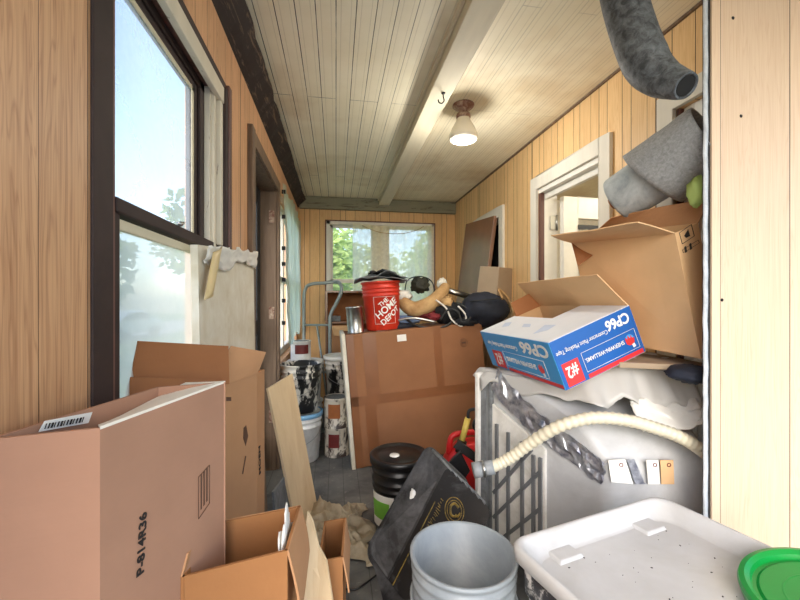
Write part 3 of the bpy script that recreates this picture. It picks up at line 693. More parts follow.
def can(name, label, loc, r, h, mat, group, band=None, T=None):
    t = thing(name, label, 'can', loc, group); T = T or Matrix.Translation(Vector(loc))
    MB().lathe([(0, 0), (r + .002, 0), (r + .002, .006), (r, .009), (r, h - .012), (r + .003, h - .010), (r + .003, h), (r - .012, h), (r - .014, h - .006), (0, h - .006)], 32, 0, T).build('can_body', mat, t)
    MB().lathe([(r - .013, h - .007), (r - .016, h - .001), (r - .022, h - .003), (0, h - .003)], 32, 0, T).build('lid', m_galv, t)
    if band: MB().lathe([(r + .0012, h * .35), (r + .0012, h * .82)], 30, 0, T, True, band[1], band[2]).build('label', band[0], t)
    return t
bucket('paint_bucket', 'white pail with a blue rim at the bottom of the left bucket stack', 'bucket', (-.262, 3.12, 0), .128, .148, .37, m_white_plastic, 'paint buckets', m_bluerim)
bucket('paint_bucket', 'paint-splashed black and white bucket on top of the blue-rimmed pail', 'bucket', (-.272, 3.13, .376), .130, .150, .37, m_paintdrip, 'paint buckets')
bucket('paint_bucket', 'white pail on the floor behind the stack of two small paint cans', 'bucket', (.055, 3.45, 0), .128, .148, .37, m_white_plastic, 'paint buckets', bail=False)
bucket('paint_bucket', 'grey streaked white pail stacked behind the small paint cans beside the large flat carton', 'bucket', (.055, 3.45, .376), .128, .150, .37, m_paintdrip, 'paint buckets', lid=m_white_plastic)
can('paint_can', 'lower of the two small paint cans stacked left of the large flat carton', (.006, 3.17, 0), .098, .225, m_can, 'small paint cans', (m_canred, 4.0, 4.9))
can('paint_can', 'upper of two small stacked paint cans, orange label, left of large flat carton', (.004, 3.165, .228), .098, .235, m_can, 'small paint cans', (m_canorange, 4.0, 5.0))
bucket('paint_bucket', 'white pail at floor level behind the paint-splashed bucket by the curtain', 'bucket', (-.265, 3.47, 0), .128, .145, .37, m_white_plastic, 'paint buckets', bail=False)
bucket('paint_bucket', 'upper white pail behind the paint-splashed bucket by the curtain', 'bucket', (-.265, 3.47, .376), .128, .145, .33, m_white_plastic, 'paint buckets', bail=False, lid=m_white_plastic)
can('paint_can', 'small white can with a dark red label topping the buckets below the green curtain', (-.30, 3.44, .725), .085, .165, m_white_plastic, 'small paint cans', (m_canred, 4.2, 5.6))

# ---- white foam board with torn plastic at the left window
fb = thing('foam_board', 'white foam board with torn plastic wrap standing between left window and doorway', 'board', (-.38, 1.6, 0))
m = MB(); m.slab([V(-.375, 1.375, .0), V(-.375, 1.93, .0), V(-.405, 1.965, 1.47), V(-.405, 1.20, 1.40), V(-.39, 1.19, .8)], .02); m.build('board', m_foam, fb)
m = MB()
def wrap(u, v):
    y = 1.22 + .74 * u; z = 1.47 - .17 * (1 - u) * .4 - v * (.05 + .03 * abs(math.sin(u * 4.3 + .4)) ** 3)
    return V(-.392 + .010 + .010 * fbm((u * 8, v * 4, 3), 1) + .01 * (1 - v), y, z + .02 * fbm((u * 7, 1, 1), 1))
m.grid(wrap, 40, 8); m.build('plastic_wrap', m_whitecloth, fb, solid=.002)
m = MB(); m.grid(lambda u, v: onp(207 + 8 * u + 6 * (1 - v) - 3 * v, 252 + 48 * v - 6 * u, (-.372, 0, 0), (1, 0, 0)) + V(.012 * math.sin(u * 3), 0, 0), 5, 10); m.build('torn_film', m_filmbit, fb, solid=.001)

# ---- hand truck
ht = thing('hand_truck', 'grey tubular hand truck standing before the back window left of red bucket', 'hand truck', (-.18, 3.95, 0))
d = 3.85
def hp(px, py, dd=d): return at(px, py, dd)
m = MB(); m.tube(catmull([V(hp(304, 420).x, hp(304, 420).y, .12), hp(304, 340), hp(304, 300), hp(306, 288), hp(312, 284), hp(324, 283), hp(336, 282), hp(341, 285, 3.7), hp(341, 293, 3.66), hp(336, 304, 3.66), hp(331, 314, 3.66), hp(330, 330, 3.66), V(hp(330, 420, 3.66).x, hp(330, 420, 3.66).y, .12)], 6), .017, 12); m.build('frame', m_truck, ht)
for yy in (325, 372):
    m = MB(); m.tube([hp(304, yy), hp(330, yy, 3.66)], .011, 10); m.build('cross_bar', m_truck, ht)
m = MB(); m.tube([hp(317, 326, 3.75), hp(322, 360, 3.7), hp(327, 400, 3.66)], .010, 10); m.build('brace', m_truck, ht)
a_, b_ = V(hp(304, 420).x, hp(304, 420).y, 0), V(hp(330, 420, 3.66).x, hp(330, 420, 3.66).y, 0)
m = MB(); e_ = (b_ - a_).normalized(); n_ = V(e_.y, -e_.x, 0); m.slab([a_ + V(0, 0, .012), b_ + V(0, 0, .012), b_ + n_ * .13 + V(0, 0, .012), a_ + n_ * .13 + V(0, 0, .012)], .006); m.slab([a_ + V(0, 0, .012), b_ + V(0, 0, .012), b_ + V(0, 0, .16), a_ + V(0, 0, .16)], .006); m.build('toe_plate', m_truck, ht)
for q, sgn in ((a_, -1), (b_, 1)):
    m = MB(); m.lathe([(0, -.02), (.05, -.022), (.085, -.02), (.09, 0), (.085, .02), (.05, .022), (0, .02)], 24, 0, frame(q - n_ * .08 + e_ * sgn * .02 + V(0, 0, .09), n_, V(0, 0, 1), n_.cross(V(0, 0, 1)))); m.build('wheel', m_charcoal, ht)

# ---- brown shelf unit by the back window
x0, x1, y0, y1 = -.11, .42, 4.16, 4.46
sh = thing('shelf_unit', 'low brown shelf unit below the back window behind the hand truck', 'shelf', ((x0 + x1) / 2, 4.3, 0))
m = MB(); m.box((x0, y0, 0), (x0 + .02, y1, 1.34)); m.box((x1 - .02, y0, 0), (x1, y1, 1.34)); m.build('side_panel', m_brownlam, sh)
m = MB(); m.box((x0 + .02, y1 - .012, 0), (x1 - .02, y1, 1.34)); m.build('back_panel', m_cb_inside, sh)
for z in (.05, .55, .99, 1.32):
    m = MB(); m.box((x0 + .02, y0 + .005, z), (x1 - .02, y1 - .012, z + .02)); m.build('shelf', m_brownlam, sh)
mt = MB(); mt.box((x0 + .04, 4.2, 1.01), (x0 + .16, 4.32, 1.07)); tag(mt.build('small_tin', m_galv, bevel=.01), 'small grey tin on the brown shelf unit', 'tin')
cbx = thing('cardboard_box', 'torn small tan carton beside the hand truck below the brown shelf', 'box', (.05, 4.0, 0))
carton_body([(-.04, 3.86), (.13, 3.87), (.12, 4.08), (-.05, 4.07)], 0, .98).build('carton_body', m_cb_tan, cbx)
flap([(-.04, 3.86, .98), (.13, 3.87, .98), (.11, 3.80, .88), (-.02, 3.78, .90)], m_cb_light, cbx)

# ---- big flat carton (leaning, tape cross) and the heap on it
kw, kd, kh = 1.06, .40, .985
Tk = Matrix.Translation((.148, 2.86, .0)) @ rotm(0, -math.radians(4.6), math.radians(1.5))
kt = thing('cardboard_box', 'large brown taped cardboard carton standing tilted in mid-porch, carrying the red bucket', 'box', (.6, 3.0, 0))
m = MB(); m.box((0, 0, 0), (kw, kd, kh), 0, Tk); m.build('carton_body', m_cb_dull, kt, bevel=.006)
def kp(x, z, off=-.0012): return Tk @ V(x, off, z)
for nm, (xa, za, xb, zb) in {'a': (0, .455, kw, .525), 'b': (.10, 0, .18, .455), 'c': (.12, .525, .22, kh), 'd': (.66, .525, .72, kh), 'e': (.0, 0, .055, kh)}.items():
    m = MB(); m.slab([kp(xa, za), kp(xb, za), kp(xb, zb), kp(xa, zb)], .0008); m.build('packing_tape', m_tape, kt)
m = MB(); m.slab([kp(.38, .90, -.002), kp(.45, .90, -.002), kp(.45, .95, -.002), kp(.38, .95, -.002)], .0008); m.build('paper_label', m_paper, kt)
m = MB()
for rr in (.030, .020): 
    for j in range(24):
        a = 2 * PI * j / 24; b = 2 * PI * (j + 1) / 24
        m.tube([kp(.90 + rr * math.cos(a), .84 + rr * math.sin(a), -.002), kp(.90 + rr * math.cos(b), .84 + rr * math.sin(b), -.002)], .0016, 4)
m.build('printed_ring', m_ink_brown, kt); m = MB(); m.slab([kp(.885, .832, -.002), kp(.915, .832, -.002), kp(.915, .848, -.002), kp(.885, .848, -.002)], .001); m.build('printed_mark', m_ink_brown, kt)
m = MB(); m.box((-.032, -.015, -.0), (-.004, kd - .03, kh + .012), 0, Tk)
tag(m.build('foam_sheet', m_foam, bevel=.003), 'white foam sheet standing against the left end of the large taped carton', 'sheet')
def ktop(x, y): return Tk @ V(x, y, kh)
# red bucket
rc = ktop(.305, .175) + V(0, 0, .004); Tr = Matrix.Translation(rc) @ rotm(0, -math.radians(3.5), 0)
rb = bucket('bucket', 'orange-red plastic bucket with white slanted lettering standing on the large taped carton', 'bucket', tuple(rc), .131, .148, .375, m_redbucket, None, None, (.88, .80, .72), Tr, bail=False)
m = MB()
def onb(w, z, off=.0022):     # point on the bucket wall; w = arc length from the front seam
    r = .131 + .017 * z / .375 + off; a = -PI / 2 - .22 + w / .14
    return Tr @ V(r * math.cos(a), r * math.sin(a), z)
def wrap_text(s, cx, cz, size, ang, parent, mat):
    cu = bpy.data.curves.new('t', 'FONT'); cu.body = s; cu.size = size; cu.align_x = 'CENTER'; cu.align_y = 'CENTER'; cu.offset = size * .02
    ob = bpy.data.objects.new('t', cu); C.objects.link(ob)
    me = bpy.data.meshes.new_from_object(ob.evaluated_get(bpy.context.evaluated_depsgraph_get())); bpy.data.objects.remove(ob)
    bm = bmesh.new(); bm.from_mesh(me); bmesh.ops.subdivide_edges(bm, edges=[e for e in bm.edges if e.calc_length() > .01], cuts=2); bm.to_mesh(me); bm.free()
    inv = wm(parent).inverted(); ca, sa = math.cos(ang), math.sin(ang)
    for v in me.vertices:
        x, y = v.co.x, v.co.y; v.co = inv @ onb(cx + x * ca - y * sa, cz + x * sa + y * ca)
    me.materials.clear(); me.materials.append(mat); o = bpy.data.objects.new('lettering', me); C.objects.link(o); o.parent = parent
q = math.radians(38)
wrap_text('THE', .030, .212, .046, q, rb, m_paper); wrap_text('HOME', .052, .165, .072, q, rb, m_paper); wrap_text('DEPOT', .082, .108, .060, q, rb, m_paper)
m = MB(); sq = [(-.045, .05), (.125, .05), (.125, .255), (-.045, .255)]
for i in range(4):
    a, b = sq[i], sq[(i + 1) % 4]; m.tube([onb(a[0] + (b[0] - a[0]) * k / 10, a[1] + (b[1] - a[1]) * k / 10) for k in range(11)], .0013, 5)
m.build('printed_frame', m_paper, rb)
# folded grey sheets lying over the bucket mouth
top = Tr @ V(0, 0, .375)
m = MB()
def sheetfn(k):
    def fn(u, v):
        x = (u - .5) * (.40 - .05 * k); y = (v - .5) * .34
        return top + V(x + .02 * k, y, .012 + .016 * k + .028 * fbm((u * 2.6, v * 2.6, k * 4), 1) + .030 * (1 - abs(u - .55) * 2) - .012 * abs(u - .5) * (2 - k * .8))
    return fn
for k_ in range(2): m.grid(sheetfn(k_), 22, 18)
tag(m.build('folded_sheet', m_galv, solid=.004), 'folded dark grey sheets lying across the mouth of the orange-red bucket', 'sheet')
m = MB(); m.grid(lambda u, v: top + V((u - .5) * .22 + .02, (v - .5) * .25, .078 + .03 * fbm((u * 3, v * 3, 11), 1) - .05 * abs(u - .4)), 14, 12)
tag(m.build('black_cloth', m_blackcloth, solid=.006), 'crumpled black cloth on the grey sheets over the bucket', 'cloth')
# metal tin and red carton left of the bucket
p = ktop(.085, .10) + V(0, 0, .002)
can('metal_tin', 'shiny bare metal tin on the left end of the large carton', tuple(p), .062, .20, m_steel, None, None, Matrix.Translation(p) @ rotm(0, -math.radians(4.6), 0))
# the heap: each piece of cloth, bag and tube on its own
def heap(name, label, cat, mat, c, r, amp=.22, f=3.2, seed=0, T=None, n=30):
    o = MB().blob(c, r, amp, f, seed, n, 0, T).build(name, mat); return tag(o, label, cat)
def hz(px, py, dd): return at(px, py, dd)
heap('rolled_cloth', 'rolled pale blue striped cloth beside the orange-red bucket, at the heap front', 'cloth', m_bluecloth, hz(400, 321, 3.12), (.16, .06, .045), .25, 3, 1)
heap('cloth_bundle', 'dark navy cloth bundle low in the heap on the taped carton', 'cloth', m_navy, hz(398, 327, 3.05), (.14, .05, .034), .3, 4, 2)
heap('cloth_bundle', 'maroon cloth bundle under the tan canvas bag', 'cloth', m_maroon, hz(425, 313, 3.2), (.15, .08, .055), .25, 3, 3)
heap('cloth_bundle', 'black crumpled cloth bundle in the middle of the heap left of the navy bag', 'cloth', m_blackcloth, hz(450, 313, 3.16), (.13, .10, .095), .3, 4, 4)
heap('work_glove', 'small white glove hanging at the front edge of the heap', 'glove', m_whitecloth, hz(383, 330, 2.98), (.055, .03, .022), .35, 4, 5)
heap('cloth_bundle', 'white cloth bundle on the left end of the tan canvas bag', 'cloth', m_whitecloth, hz(402, 296, 3.22), (.085, .07, .05), .3, 3, 6)
m = MB()
pth = catmull([hz(401, 296, 3.24), hz(405, 304, 3.18), hz(415, 309, 3.15), hz(430, 304, 3.15), hz(441, 294, 3.2), hz(446, 285, 3.25)], 6)
m.tube(pth, [.02 + .044 * math.sin(PI * min(1, (i + 1) / (len(pth) + .5))) ** .5 for i in range(len(pth))], 16)
o = m.build('canvas_bag', m_tanbag); tag(o, 'tan curved canvas bag lying on top of the heap right of the bucket', 'bag')
heap('tool_pouch', 'dark olive tool pouch perched on top of the tan canvas bag', 'pouch', m_olive, hz(420, 285, 3.2), (.075, .06, .065), .4, 3, 8)
m = MB(); m.tube(catmull([hz(405, 290, 3.2), hz(407, 281, 3.2), hz(414, 277, 3.2), hz(424, 277, 3.2), hz(432, 282, 3.2), hz(434, 292, 3.18), hz(428, 298, 3.14)]), .005, 7)
tag(m.build('cord', m_charcoal), 'dark looped cord around the olive tool pouch', 'cord')
heap('cloth_bundle', 'white cloth tuft at the top of the heap behind the tan bag', 'cloth', m_whitecloth, hz(442, 284, 3.35), (.045, .04, .05), .25, 3, 9)
m = MB(); m.tube([hz(440, 288, 3.3), hz(470, 297, 3.3)], .024, 14); m.tube([hz(470, 297, 3.3), hz(476, 299, 3.3)], .028, 14)
tag(m.build('pipe', m_steel), 'short light grey pipe lying over the heap behind the tan bag', 'pipe')
heap('cloth_bundle', 'pale cream cloth scrap between the black bundle and the navy bag', 'cloth', m_tanbag, hz(447, 303, 3.12), (.05, .04, .05), .35, 4, 10)
for i, (mat_, nm_, lb_, path_, r_) in enumerate((
    (m_black, 'strap', 'black webbing strap trailing over the front of the heap beside the red bucket', [(405, 318, 3.05), (415, 325, 3.0), (430, 328, 2.98), (446, 326, 2.98), (455, 318, 3.02)], .010),
    (m_steel, 'metal_rod', 'thin grey metal rod crossing the heap below the tan canvas bag', [(392, 322, 3.02), (412, 318, 3.0), (436, 322, 3.0)], .009),
    (m_whitecloth, 'rope', 'white rope loops hanging between the black bundle and the tan bag', [(436, 300, 3.05), (446, 308, 3.02), (452, 320, 3.0), (462, 326, 3.0), (466, 316, 3.0), (458, 306, 3.0)], .007),
    (m_charcoal, 'cable', 'dark cable tangled over the black cloth bundle left of the navy duffel bag', [(440, 320, 3.0), (448, 310, 3.0), (458, 312, 2.98), (462, 322, 2.98), (470, 318, 2.98), (466, 308, 3.0), (456, 303, 3.02)], .008))):
    m = MB(); m.tube(catmull([at(*q_) for q_ in path_], 6), r_, 8); tag(m.build(nm_, mat_), lb_, nm_.replace('_', ' '))
heap('cloth_bundle', 'small maroon and black rag on the heap front below the white rope', 'cloth', m_maroon, hz(434, 317, 3.06), (.05, .04, .03), .35, 4, 21)
heap('cloth_bundle', 'small black rag at the right front edge of the heap below the navy bag', 'cloth', m_blackcloth, hz(466, 322, 3.02), (.10, .05, .03), .35, 4, 22)
nb = thing('duffel_bag', 'dark navy duffel bag with pale strap on the right end of the carton', 'bag', tuple(ktop(.86, .2)))
cb_ = hz(484, 309, 3.1)
MB().blob(cb_, (.20, .17, .135), .10, 1.6, 12, 40).build('bag_body', m_navy, nb)
m = MB(); m.tube(catmull([cb_ + V(.10, -.13, .08), cb_ + V(.10, -.06, .155), cb_ + V(.17, -.05, .10), cb_ + V(.205, -.08, 0), cb_ + V(.20, -.10, -.09)]), .009, 8); m.build('strap', m_tanbag, nb)
m = MB(); m.tube(catmull([cb_ + V(-.16, -.10, .06), cb_ + V(-.05, -.165, .075), cb_ + V(.08, -.155, .085)]), .004, 6); m.build('zip', m_charcoal, nb)
# grey-brown carton on the bag
gb = thing('cardboard_box', 'small greyish brown carton sitting tilted above the navy duffel bag', 'box', tuple(at(495, 300, 3.25)))
p0, p1, p2, p3 = at(476, 298, 3.2), at(496, 303, 3.05), at(499, 267, 3.05), at(480, 266, 3.2)
ex = (at(514, 303, 3.22) - p1)
m = MB(); vs = [p0, p1, p2, p3] + [q + ex for q in (p0, p1, p2, p3)]
m.add(vs, [(0, 1, 2, 3), (7, 6, 5, 4), (0, 4, 5, 1), (1, 5, 6, 2), (2, 6, 7, 3), (3, 7, 4, 0)]); m.build('carton_body', m_cb_grey, gb, bevel=.003)
m = MB(); ng = (p1 - p0).cross(p3 - p0)
for (x, y) in ((486, 273), (489, 275), (484, 280)): decal(m, [(x, y), (x + 4, y + .6), (x + 3, y + 8), (x - 1, y + 7.4)], p0, ng); 
m.build('printed_mark', m_cb_dull, gb)
# tall brown panel leaning on the right wall
m = MB(); m.slab([V(1.17, 3.34, .02), V(1.17, 4.12, .02), V(1.405, 4.02, 2.06), V(1.405, 3.26, 1.99)], .035)
tag(m.build('door_panel', m_brownlam, bevel=.004), 'tall glossy brown door panel leaning against the right wall by the far window', 'panel')

# ---- floor things in the middle
bb = bucket('bucket', 'black bucket with black lid and green label, on the floor before the carton', 'bucket', (.349, 2.135, 0), .134, .150, .375, m_black, None, None, (.84, .70, .6), None, m_black, False)
Tb = Matrix.Translation((.349, 2.135, 0))
MB().lathe([(.1425, .03), (.1495, .205)], 30, 0, Tb, True, math.radians(188), math.radians(250)).build('label', m_paper, bb)
MB().lathe([(.1455, .075), (.151, .17)], 30, 0, Tb, True, math.radians(192), math.radians(240)).build('green_label', plain('light green label', (120, 190, 70), .5, 0, .08), bb)
MB().lathe([(0, .386), (.026, .386), (.028, .381)], 20, 0, Tb @ Matrix.Translation((-.03, -.02, 0))).build('white_cap', m_paper, bb)
# grey nested buckets
for i, lb in enumerate(('lower grey plastic bucket of the nested pair in the foreground', 'upper open grey plastic bucket nested in another, in the foreground beside white tub')):
    bucket('bucket', lb, 'bucket', (.372, 1.102, .125 * i), .128, .149, .372, m_greybucket, 'nested grey buckets', None, (.90, .80, .70) if i else (.86, .76), None, None, i == 0)
# black tub tipped on its side
bt = thing('black_tub', 'dusty black rectangular mixing tub tipped on its side behind the grey buckets', 'tub', (.45, 1.6, 0))

b0, b1, b2 = at(380, 597, 1.60), at(447, 466, 1.80), at(492, 510, 1.64)
ex_ = b1 - b0; ey_ = b2 - b1; nn = ex_.cross(ey_).normalized()
if nn.dot(E0 - b0) < 0: nn = -nn
b3 = b0 + (b2 - b1)
bs = [b0, b1, b2, b3]; bc = (b0 + b2) / 2
r0v, r1v = at(367, 552, 1.70) - b0, at(428, 446, 1.93) - b1
rs = [b0 + r0v, b1 + r1v, b2 + r1v * .9, b3 + r0v]
m = MB()
def rect_loop(p, r, k=5):
    out = []
    for i in range(4):
        a, b, c = p[i - 1], p[i], p[(i + 1) % 4]; u = (a - b).normalized() * r; v = (c - b).normalized() * r
        for j in range(k + 1):
            w = j / k * PI / 2; out.append(b + u * (1 - math.sin(w)) + v * (1 - math.cos(w)))
    return out
lp_b, lp_r = rect_loop(bs, .03), rect_loop(rs, .045)
N_ = len(lp_b)
lip = rect_loop([q + (q - bc).normalized() * .018 - nn * .004 for q in rs], .05); lip2 = rect_loop([q + (q - bc).normalized() * .018 - nn * .016 for q in rs], .05)
lin_ = [q + (bc - q).normalized() * .006 for q in lp_r]; lbi = [q - nn * .005 + (bc - q).normalized() * .006 for q in lp_b]
loops = [lp_b, lp_r, lip, lip2, lin_, lbi]
vs = [q for l in loops for q in l]
fs = [(k * N_ + j, k * N_ + (j + 1) % N_, (k + 1) * N_ + (j + 1) % N_, (k + 1) * N_ + j) for k in range(5) for j in range(N_)]
m.add(vs, fs); m.add(lbi, [tuple(range(N_))]); m.build('tub_wall', smudged('dusty lit grey plastic', (26, 26, 28), (84, 84, 86), .44, 7, .4, (1, 1, 1), .5, .14), bt)  # walls greyer than the base: dust, plus the light on them, in the colour
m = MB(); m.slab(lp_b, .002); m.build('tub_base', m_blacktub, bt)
m = MB()
for k in range(7):    # stiffening ribs on the upper end wall
    t_ = .12 + k * .125; a = b1 + (b2 - b1) * t_; b = rs[1] + (rs[2] - rs[1]) * t_; m.tube([a + nn * .001, b + nn * .003], .006, 6)
for rib in m.v: pass
m.build('end_ribs', m_galv, bt)  # black ribs coloured grey for the light on the end wall
bnP = b0 + nn * .001
m = MB()
def onbase(s_, t_): return b0 + (b1 - b0) * s_ + (b3 - b0) * t_ + nn * .0015
cc = onbase(.80, .46); uu = (b1 - b0).normalized(); ww = (b3 - b0).normalized()
for rr in (.047, .036):
    m.tube([cc + (uu * math.cos(2 * PI * j / 28) + ww * math.sin(2 * PI * j / 28)) * rr for j in range(28)], .0022, 5, closed=True)
m.tube(catmull([cc + uu * .022 + ww * .012, cc + uu * .022 - ww * .012, cc - uu * .0 - ww * .022, cc - uu * .022 - ww * .006, cc - uu * .016 + ww * .014, cc - uu * .004 + ww * .016], 5), .0055, 6)
m.tube([cc - uu * .012 + ww * .024, cc + uu * .012 + ww * .028], .004, 5)
m.build('gold_emblem', m_gold, bt)
m = MB()
m.tube([onbase(.10, .10), onbase(.74, .10)], .0022, 5)
rnd = random.Random(5)
for k in range(26):   # worn, illegible gold lettering strokes
    s0 = .36 + k * .017 + rnd.uniform(-.003, .003); m.tube([onbase(s0, .15 + rnd.uniform(0, .03)), onbase(s0 + rnd.uniform(-.006, .01), .24 + rnd.uniform(-.03, .02))], .0017, 4)
m.build('worn_gold_print', m_gold, bt)
m = MB(); m.blob(b1 * .62 + b0 * .38 + (rs[1] - b1) * .5 + (b0 - b2).normalized() * .006, (.018, .012, .05), .3, 3, 3, 16); m.build('white_smear', m_paper, bt)

# ---- red fuel can
gx, gy = .80, 2.29
gc = thing('fuel_can', 'red plastic fuel can with black cap and pale yellow spout, behind the black tub', 'fuel can', (gx, gy, 0))
m = MB()
def gfn(u, v):
    w = 2 * PI * u; c_, s_ = math.cos(w), math.sin(w); k = 3.2
    rr = (abs(c_) ** k + abs(s_) ** k) ** (-1 / k)
    z = v * .37; tp = 1 if v < .6 else 1 - .55 * ((v - .6) / .4) ** 1.7
    if v < .04: tp = .93 + v * 1.7
    return V(gx + .155 * c_ * rr * tp, gy + .115 * s_ * rr * tp, z + .02 * c_ * max(0, v - .6))
m.grid(gfn, 48, 30, 0, None, True, True); m.add([gfn(j / 48, 1) for j in range(48)], [tuple(range(48))]); m.build('can_body', m_red, gc)
m = MB(); m.tube(catmull([V(gx - .12, gy, .30), V(gx - .10, gy, .40), V(gx - .02, gy, .42), V(gx + .08, gy, .41), V(gx + .12, gy, .31)], 6), .018, 12); m.build('handle', m_red, gc)
g0 = at(466, 437, 2.17)
m = MB(); m.tube([at(462, 440, 2.17), at(468, 418, 2.17)], .017, 14); m.build('spout', m_yellow, gc)
m = MB(); m.tube(catmull([at(468, 418, 2.17), at(469, 411, 2.17), at(475, 409, 2.17), at(484, 407, 2.17)], 6), .009, 10); m.build('spout_tip', m_charcoal, gc)
m = MB(); m.tube([at(462, 441, 2.17), at(460, 452, 2.17)], .028, 18); m.build('collar', m_black, gc)
m = MB(); m.blob(at(478, 425, 2.2), (.035, .035, .04), .05, 3, 1, 20); m.build('cap', m_black, gc)
m = MB(); m.slab([at(453, 447, 2.12), at(459, 440, 2.12), at(488, 462, 2.1), at(486, 470, 2.1)], .02); m.slab([at(449, 462, 2.1), at(460, 450, 2.1), at(470, 470, 2.1), at(462, 482, 2.1), at(452, 478, 2.1)], .025); m.build('holder_strap', m_black, gc, bevel=.004)
m = MB(); m.slab([at(484, 452, 2.05), at(490, 450, 2.05), at(492, 500, 2.0), at(482, 496, 2.0)], .01); tag(m.build('packing_sheet', m_bluerim), 'pale blue and white film scrap between the fuel can and the white appliance', 'packing sheet')

# ---- drop cloth and cord on the floor
m = MB()
def dcf(u, v):
    x = -.15 + .33 * u + .05 * fbm((v * 3, u * 2, 0), 1) * 1.6; y = 1.86 + .52 * v + .06 * fbm((u * 3, v * 3, 5), 1) - .05 * u
    h_ = .034 * abs(math.sin(15 * v + 3 * u + 3 * fbm((u * 3, v * 3, 2), 1))) + .045 * max(0, fbm((u * 4.5, v * 4.5, 8), 1)) + .003
    e = min(u, v, 1 - u, 1 - v); return V(x, y, .004 + h_ * min(1, e * 8 + .15))
m.grid(dcf, 60, 60); tag(m.build('drop_cloth', m_dropcloth, solid=.002), 'crumpled beige drop cloth lying on the floor before the black lidded bucket', 'cloth')
m = MB(); m.tube(catmull([V(.03, 1.86, .006), V(.02, 1.79, .006), V(.05, 1.73, .006), V(.03, 1.68, .006), V(.08, 1.66, .006), V(.13, 1.69, .006), V(.19, 1.74, .006)], 6), .0045, 7)
tag(m.build('cord', m_black), 'thin black cord lying on the grey floor in front of the drop cloth', 'cord')

# ---- white appliance with ribbed side
ap = thing('dishwasher', 'white plastic dishwasher with ribbed side and milky tub, standing right of the grey buckets', 'dishwasher', (1.0, 1.7, 0))
e1, e2 = V(.415, -.91, 0).normalized(), V(.91, .415, 0).normalized()
Ta = frame(V(.745, 1.87, 0), e1, e2, V(0, 0, 1)); LX, LY, LZ = .63, .42, .84
LP0, LP1, LP2, LP3 = V(.745, 1.87, 0), V(1.0, 1.30, 0), V(1.405, 1.235, 0), V(1.405, 1.95, 0)
def tubloop(z, pull, ins=0):
    a = LP1 + (LP0 - LP1).normalized() * pull; b = LP2 + (LP3 - LP2).normalized() * pull
    p = [LP0, a, b, LP3]; c_ = (p[0] + p[1] + p[2] + p[3]) / 4
    return [q + V(0, 0, z) for q in rect_loop([q + (c_ - q).normalized() * ins for q in p], .035, 5)]
lps = [tubloop(.04, 0, .01), tubloop(.06, 0)]
for k in range(11):
    a = PI / 2 * k / 10; lps.append(tubloop(LZ - .27 + .27 * math.sin(a), .46 * (1 - math.cos(a))))
lps.append(tubloop(LZ + .004, .46, .03))
n_p = len(lps[0]); m = MB()
m.add([q for l in lps for q in l], [(k * n_p + j, k * n_p + (j + 1) % n_p, (k + 1) * n_p + (j + 1) % n_p, (k + 1) * n_p + j) for k in range(len(lps) - 1) for j in range(n_p)], 0, True)
m.add(lps[0], [tuple(range(n_p))]); m.add(lps[-1], [tuple(range(n_p))]); m.build('tub', m_tub, ap)
m = MB(); m.box((-.036, -.035, .0), (-.010, LY + .02, .87), 0, Ta); m.build('front_panel', m_white_plastic, ap, bevel=.006)
m = MB(); m.box((-.012, -.018, .02), (.018, 0, .855), 0, Ta); m.box((.04, -.02, .02), (.062, .01, .83), 0, Ta); m.build('side_rail', m_galv, ap, bevel=.005)
m = MB(); m.box((.018, -.008, .02), (.04, .006, .84), 0, Ta); m.build('gasket', m_hosegrey, ap)
m = MB(); m.slab([V(.064, -.008, .06), V(.365, -.008, .06), V(.365, -.008, .60), V(.064, -.008, .73)], .016, 0, Ta); m.build('side_plate', m_white_plastic, ap, bevel=.004)
rl = [((.10, .08), (.10, .64)), ((.17, .08), (.17, .62)), ((.25, .08), (.25, .60)), ((.345, .10), (.345, .56)),
      ((.08, .30), (.30, .58)), ((.08, .18), (.345, .50)), ((.13, .10), (.345, .34)), ((.25, .10), (.345, .20)), ((.31, .10), (.31, .56))]
for (a, b), (c_, d_) in rl:
    m = MB(); p, q_ = V(a, -.016, b), V(c_, -.016, d_); dr = (q_ - p).normalized(); w_ = V(-dr.z, 0, dr.x) * .0075
    m.slab([p - w_, q_ - w_, q_ + w_, p + w_], .022, 0, Ta); m.build('rib', m_ribgrey, ap)
